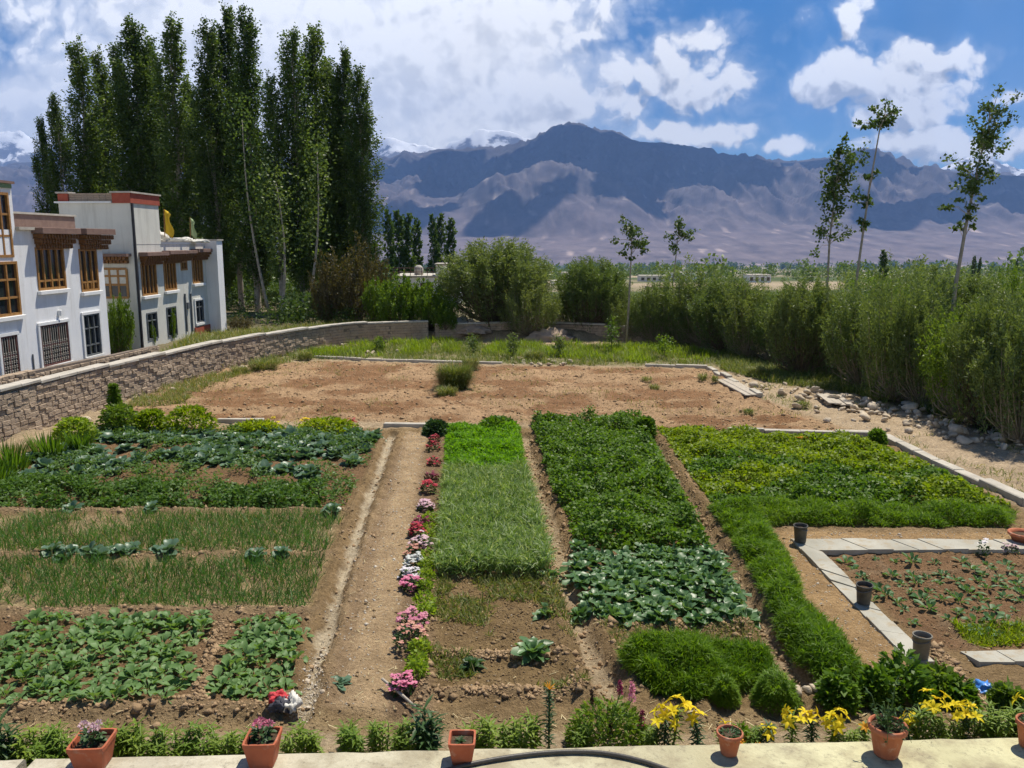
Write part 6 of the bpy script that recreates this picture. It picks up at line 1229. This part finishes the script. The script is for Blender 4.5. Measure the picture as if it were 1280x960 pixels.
def round_pot(label, px, py, w, h, seed, plant=1):
    b = G(px, py, LZ + .012); o = thing('flower_pot', label, 'flower pot', b); a = w / 2; MB().lathe([(0, 0), (a * .60, 0), (a * .62, .01), (a * .86, h * .82), (a * .98, h * .83), (a * 1.0, h * .88), (a, h * .97), (a * .97, h), (a * .88, h), (a * .86, h * .85), (a * .7, h * .4)], 40).build('pot', M_terra, o, True); MB().lathe([(0, h * .88), (a * .45, h * .89), (a * .87, h * .86)], 24).build('soil', M_soil, o)
    r = np.random.RandomState(seed)
    if plant == 1: n = 60; aa = r.uniform(0, 6.28, n); f = np.sqrt(r.uniform(0, 1, n)) * a * .6; V, Fq = blades(np.stack([np.cos(aa) * f, np.sin(aa) * f, 0 * f + h * .88], 1), aa, R(1) * r.uniform(10, 75, n), r.uniform(.03, .07, n), .018, .7, 2, 3); link_mesh('plant', V, Fq, M_dkplant, o)
    if plant == 2:
        pl = thing('plant', None, None); pl.parent = o; st = MB(); P = []; D = []
        for k in range(16):
            aa = r.uniform(0, 6.28); f = r.uniform(.1, 1) * a; L = r.uniform(.12, .36) if k < 10 else .1; p0 = np.array([math.cos(aa) * f * .4, math.sin(aa) * f * .4, h * .88]); p1 = p0 + np.array([math.cos(aa) * f * .8, math.sin(aa) * f * .8, L]); p2 = p1 + np.array([math.cos(aa) * .05, math.sin(aa) * .05, .02 if k < 10 else -.14]); st.tube([p0, p1, p2], [.005, .004, .002], 5, False)
            for q in range(16): u = r.uniform(.15, 1); P.append(p0 + (p1 - p0) * u + r.normal(size=3) * .012 if u < .8 else p1 + (p2 - p1) * (u - .8) * 5); D.append([math.cos(aa + q), math.sin(aa + q), .1])
        st.build('stems', M_stem, pl); V, Fq = kites(np.array(P), r.uniform(.03, .06, len(P)), r.uniform(.015, .028, len(P)), np.array(D), .6, r); link_mesh('leaves', V, Fq, M_dkplant, pl)
    return o
round_pot('small round terracotta pot beside the creeping orange flowers', 911, 941, .245, .215, 11); round_pot('large round terracotta pot with a trailing plant', 1107, 942, .345, .30, 12, 2); round_pot('round terracotta pot cut by the right border of the view', 1285, 932, .25, .26, 13)
hp = [(545, 966), (577, 957.5), (600, 952.5), (625, 948), (650, 944.2), (680, 941), (705, 939.6), (730, 939.4), (755, 941.2), (780, 945.5), (800, 950.5), (820, 956.5), (842, 965), (870, 978)]
hp3 = [G(x, y, LZ + .028) for x, y in hp]; hp3 = np.array(smooth_line(np.array(hp3)[:, :3], 2)); tag(MB().tube(hp3, .021, 10).build('garden_hose', M_hose, smooth=True), 'thick black hose lying in an arc on the concrete ledge', 'hose')
def bucket(label, px, py, w, h, mat, lean=0.0, fill=M_soil):
    b = on(px, py); b[2] += .03; o = thing('bucket', label, 'bucket', b); o.rotation_euler = (lean, lean * .6, random.uniform(0, 6)); a = w / 2; MB().lathe([(0, 0), (a * .80, 0), (a * .82, .02), (a * .97, h * .93), (a * 1.05, h * .93), (a * 1.06, h), (a * .96, h), (a * .95, h * .9), (a * .85, h * .4), (a * .84, h * .3)], 28).build('body', mat, o, True); MB().lathe([(0, h * .8), (a * .5, h * .82), (a * .93, h * .79)], 20).build('soil', fill, o)
    ring = [(a * 1.03 * math.cos(t_), a * 1.03 * math.sin(t_), h * .86 - .5 * h * math.sin(t_ / 1.0) * .0 - .04 * math.sin(t_)) for t_ in np.linspace(0, math.pi, 12)]; MB().tube(ring, .005, 5).build('handle', M_metalgrey, o); return o
M_bucketL = rough_mat('pale_dusty_plastic', (.17, .16, .135), (.27, .25, .205), 10, .7, .1, 40)
bucket('dark bucket of soil at the far corner of the slab path', 1000, 681, .225, .29, M_bucket, .03); bucket('dark bucket of soil halfway along the slanting slabs', 1079, 757, .215, .30, M_bucket, -.05); bucket('dusty grey bucket at the near end of the slanting slabs', 1150, 827, .21, .32, M_bucketL, .02)
b = on(1277, 680); o = thing('flower_bowl', 'shallow pinkish clay bowl at the right end of the slab row', 'flower bowl', b); MB().lathe([(0, .02), (.13, .02), (.20, .17), (.225, .17), (.225, .21), (.19, .21), (.17, .15)], 28).build('bowl', M_terra, o, True); MB().lathe([(0, .165), (.18, .16)], 20).build('soil', M_soil, o)
flower_mound('pink flowers in front of the clay bowl', 1263, 690, 8, .14, M_dkplant, M_pale, 70, 22, 861); rose = flower_mound('small rose with one white flower behind the seedlings', 1228, 693, 6, .30, M_dkplant, M_white, 60, 3, 862, psz=(.04, .06), name='rose_bush')
crumpled('plastic_sheet', 'crumpled blue plastic sheet on the soil at the right', 'plastic sheet', on(1231, 864), .14, .12, .085, M_tarp, 21)
o = thing('cloth_bundle', 'bundle of red white and dark rags by the end of the left channel', 'rags', on(352, 893))
for m_, (dx, dy, dz), s, sd_ in ((M_redcloth, (-.05, .06, .05), (.085, .075, .08), 31), (M_cloth, (.10, .02, .0), (.08, .11, .12), 32), (M_dkcloth, (.0, -.03, .0), (.10, .08, .10), 33)):
    c = crumpled('rag', None, None, (dx, dy, dz), *s, m_, sd_, 4); c.parent = o
a, c = on(478, 862), on(519, 888); a[2] += .10; c[2] += .05; tag(MB().tube([a, (a + c) / 2 + np.array([.01, 0, .0]), c], [.016, .018, .015], 8).build('wooden_stick', M_plank, smooth=True, loc=c), 'pale straight stick lying across the near end of the earth path', 'stick')
# stones
def stone_mesh(seed, sub=2):
    bm = bmesh.new(); bmesh.ops.create_icosphere(bm, subdivisions=sub, radius=1.0); V = np.array([v.co[:] for v in bm.verts]); fc = np.array([[v.index for v in f.verts] for f in bm.faces]); bm.free()
    k = .75 + .6 * fbm(V[:, 0] * 1.2 + seed, V[:, 1] * 1.2 + V[:, 2] * .9, 3, seed); V = V * k[:, None]
    for _ in range(8):
        d = np.random.RandomState(seed + _).normal(size=3); d /= np.linalg.norm(d); m_ = V @ d; lim_ = .5; V = V - d * np.maximum(0, m_ - lim_)[:, None]
    return link_mesh('stone', V, fc, M_stone)
stn = [stone_mesh(900 + i) for i in range(6)]; fst = [True] * 6
def stone(x, y, sz, label, group=None):
    k = random.randrange(6); b = on(x, y)
    if fst[k]: o = stn[k]; fst[k] = False
    else: o = stn[k].copy(); col.objects.link(o)
    if 'group' in o: del o['group']
    tag(o, label, 'stone', group); o.location = (b[0], b[1], b[2] + sz * .16); o.rotation_euler = (random.uniform(-.4, .4), random.uniform(-.4, .4), random.uniform(0, 6)); o.scale = (sz * random.uniform(.42, .62), sz * random.uniform(.35, .55), sz * random.uniform(.25, .42)); return o
stone(1135, 514, .7, 'large rounded brown boulder on the stone heap'); stone(1035, 528, .30, 'single square stone lying on the dirt behind the bean bed'); stone(1010, 864, .24, 'pale stone at the near end of the right channel'); stone(512, 868, .13, 'grey stone beside the pink flowers near the stick'); stone(1253, 551, .4, 'pale block at the near end of the stone heap'); stone(1143, 860, .10, 'small white pebble below the slab path')
rs = np.random.RandomState(17); hp_ = [(925, 478), (960, 488), (1000, 492), (1040, 500), (1075, 512), (1110, 520), (1150, 524), (1190, 534), (1240, 548), (1285, 562)]
for i in range(270):
    t_ = rs.beta(1.2, 1.2) * (len(hp_) - 1.001); k = int(t_); x, y = lerp(hp_[k], hp_[k + 1], t_ - k); dens = 7 if t_ < 3 else 9
    stone(x + rs.normal() * 9, y + rs.normal() * dens * .8, float(np.clip(rs.lognormal(-1.9, .55), .06, .55)), 'rubble stone in the long heap at the right of the plot', 'stones of the rubble heap')
for i in range(26): x = rs.uniform(640, 720); stone(x, 455 + rs.normal() * 3 - (x - 640) * .01, rs.uniform(.12, .32), 'stone in the loose row along the far side of the plot', 'stones along the far side of the plot')
for i in range(22): stone(rs.uniform(455, 535), 441 + rs.normal() * 2, rs.uniform(.1, .28), 'pale stone in the grass near the wall bend', 'pale stones in the grass')
for i in range(14): stone(rs.uniform(985, 1025), 868 + rs.normal() * 7, rs.uniform(.06, .18), 'small stone at the mouth of the right channel', 'stones at the channel mouth')
for i in range(26):
    t_ = rs.uniform(.75, 1); x, y = lerp((404, 800), (376, 900), (t_ - .75) * 4); stone(x + rs.normal() * 6, y, rs.uniform(.03, .09), 'white chip of rubble in the near end of the left channel', 'chips in the left channel')
for i in range(30):
    s_ = rs.uniform(.0, 1); w0 = WALL[2] + (WALL[8] - WALL[2]) * s_; k = min(range(2, 9), key=lambda q: abs(WALL[q][0] - w0[0])); p_ = WALL[k] + (WALL[min(k + 1, 8)] - WALL[k]) * rs.uniform() + [rs.uniform(.3, .7), -.25]
    o = stn[i % 6].copy(); col.objects.link(o); tag(o, 'stone at the foot of the compound wall', 'stone', 'stones at the wall foot'); sz = rs.uniform(.1, .3); o.location = (p_[0], p_[1], zof(*p_) + sz * .12); o.scale = (sz * .6, sz * .5, sz * .35); o.rotation_euler = (rs.uniform(-.3, .3), 0, rs.uniform(0, 6))
# dumped heaps at the far wall
for (x, y, sx_, sy_, sz, m_, sd_, lab) in [(573, 420, .9, .6, .45, M_cloth, 41, 'heap of pale torn sacking at the bend of the far wall'), (590, 424, .8, .5, .3, M_mud, 42, 'heap of earth beside the pale sacking'), (690, 426, 1.0, .5, .5, M_mud, 43, 'pale earth heap between the round willow bushes at the far wall')]: crumpled('rubble_heap', lab, 'heap', on(x, y), sx_, sy_, sz, m_, sd_)
# boards
def board(x0, y0, x1, y1, wd, lift, label, group):
    a, c = on(x0, y0), on(x1, y1); u = c - a; u[2] = 0; L = np.linalg.norm(u); u /= L; n = np.array([-u[1], u[0], 0]); z = max(a[2], c[2]) + lift; mb = MB().box((0, -wd / 2, 0), (L, wd / 2, .035), u, n, (a[0], a[1], z), j=.008, bev=.006); tag(mb.build('wooden_board', M_plank, loc=np.array([a[0], a[1], z])), label, 'board', group)
for k, (dx, lab) in enumerate([(0, 'weathered board lying outermost beside the slanting edging'), (7, 'weathered board in the middle beside the slanting edging'), (-8, 'weathered board lying innermost beside the slanting edging')]): board(906 + dx, 477 + k * 0, 944 + dx, 497, .22, .03 + .01 * k, lab, 'boards beside the slanting edging')
for k, lab in enumerate(['first of the pale planks laid side by side on the stones', 'second of the pale planks laid side by side on the stones', 'third of the pale planks laid side by side on the stones', 'last and nearest of the pale planks laid side by side on the stones']): board(1024 + k * 7.5, 498 + k * .6, 1040 + k * 7.5, 510 + k * .6, .2, .12, lab, 'pale planks on the stones')

# ================================================================== CLODS, GRAVEL AND STRAW OVER THE SOIL
def clods(name, label, P2, sz, mat, seed):
    r = np.random.RandomState(seed); P = grounded(P2); n = len(P); base = np.array([[1, 0, 0], [0, 1, 0], [-1, 0, 0], [0, -1, 0], [0, 0, .8], [0, 0, -.5]], float)
    V = base[None] * r.uniform(.55, 1.25, (n, 6, 1)) + r.normal(size=(n, 6, 3)) * .16; a = r.uniform(0, 6.28, n); c, s_ = np.cos(a), np.sin(a); X = V[:, :, 0] * c[:, None] - V[:, :, 1] * s_[:, None]; Y = V[:, :, 0] * s_[:, None] + V[:, :, 1] * c[:, None]; S_ = np.clip(r.lognormal(math.log(sz), .5, n), sz * .4, sz * 4.2)
    V = np.stack([X, Y, V[:, :, 2]], 2) * S_[:, None, None] + P[:, None, :]; t = np.array([[0, 1, 4], [1, 2, 4], [2, 3, 4], [3, 0, 4], [1, 0, 5], [2, 1, 5], [3, 2, 5], [0, 3, 5]])
    return tag(link_mesh(name, V.reshape(-1, 3), (np.arange(n)[:, None, None] * 6 + t[None]).reshape(-1, 3), mat), label, 'clods', kind='stuff')
M_clod = rough_mat('dry_clod', (.26, .175, .098), (.42, .29, .17), 3, .97, .6, 60); M_clodd = rough_mat('dark_clod', (.17, .115, .06), (.28, .195, .105), 3, .97, .6, 60); M_grit = rough_mat('pale_grit', (.40, .35, .28), (.56, .51, .43), 5, .9, .4, 60)
cr = np.random.RandomState(77)
def along(pts, n, sd): 
    pl = np.array(pts); L = line_pts(pl, .03); q = L[cr.randint(0, len(L), n)]; return q + cr.normal(size=(n, 2)) * sd
clods('soil_clods', 'loose clods over the ploughed plot', scatter(PL['plow'], 9000, cr), .026, M_clod, 1)
clods('soil_clods', 'dark crumbs of soil over the near beds and paths', np.concatenate([scatter(PL['garden'], 9000, cr), scatter(PL['nearpath'], 2200, cr), scatter(PL['weedbed'], 2600, cr), scatter(PL['seedbed'], 3200, cr), scatter(PL['radish'], 1800, cr)]), .0125, M_clodd, 2)
clods('soil_clods', 'lumps of earth along the channels and bed edges', np.concatenate([along(CH1, 260, .2), along(CH2, 1500, .2), along(CH3, 1700, .2)] + [along([G(p[0], p[1])[:2] for p in b[0]], 420, .08) for b in BUNDS if b[1] > .09]), .021, M_clod, 3)
clods('fine_gravel', 'pale grit on the earth path and in the left channel', np.concatenate([scatter(PL['path'], 1500, cr), scatter(PL['innerpath'], 900, cr), along(CH1[5:], 500, .06), along(CH1, 200, .06), scatter(PL['rightdirt'], 2500, cr)]), .0095, M_grit, 4)
M_straw = rough_mat('dry_straw', (.48, .40, .22), (.62, .53, .32), 5, .9, .1, 40)
q = np.concatenate([scatter(PL['path'], 160, cr), scatter(PL['nearpath'], 260, cr), scatter(PL['garden'], 900, cr), scatter(PL['plow'], 900, cr)]); n = len(q); P = grounded(q); P[:, 2] += .012; V, Fq = blades(P, cr.uniform(0, 6.28, n), cr.uniform(-.05, .12, n), cr.uniform(.04, .14, n), cr.uniform(.004, .009, n), .1, 1, 2, np.array([1, .8])); tag(link_mesh('straw_litter', V, Fq, M_straw), 'bits of dry straw scattered over the soil', 'straw', kind='stuff')
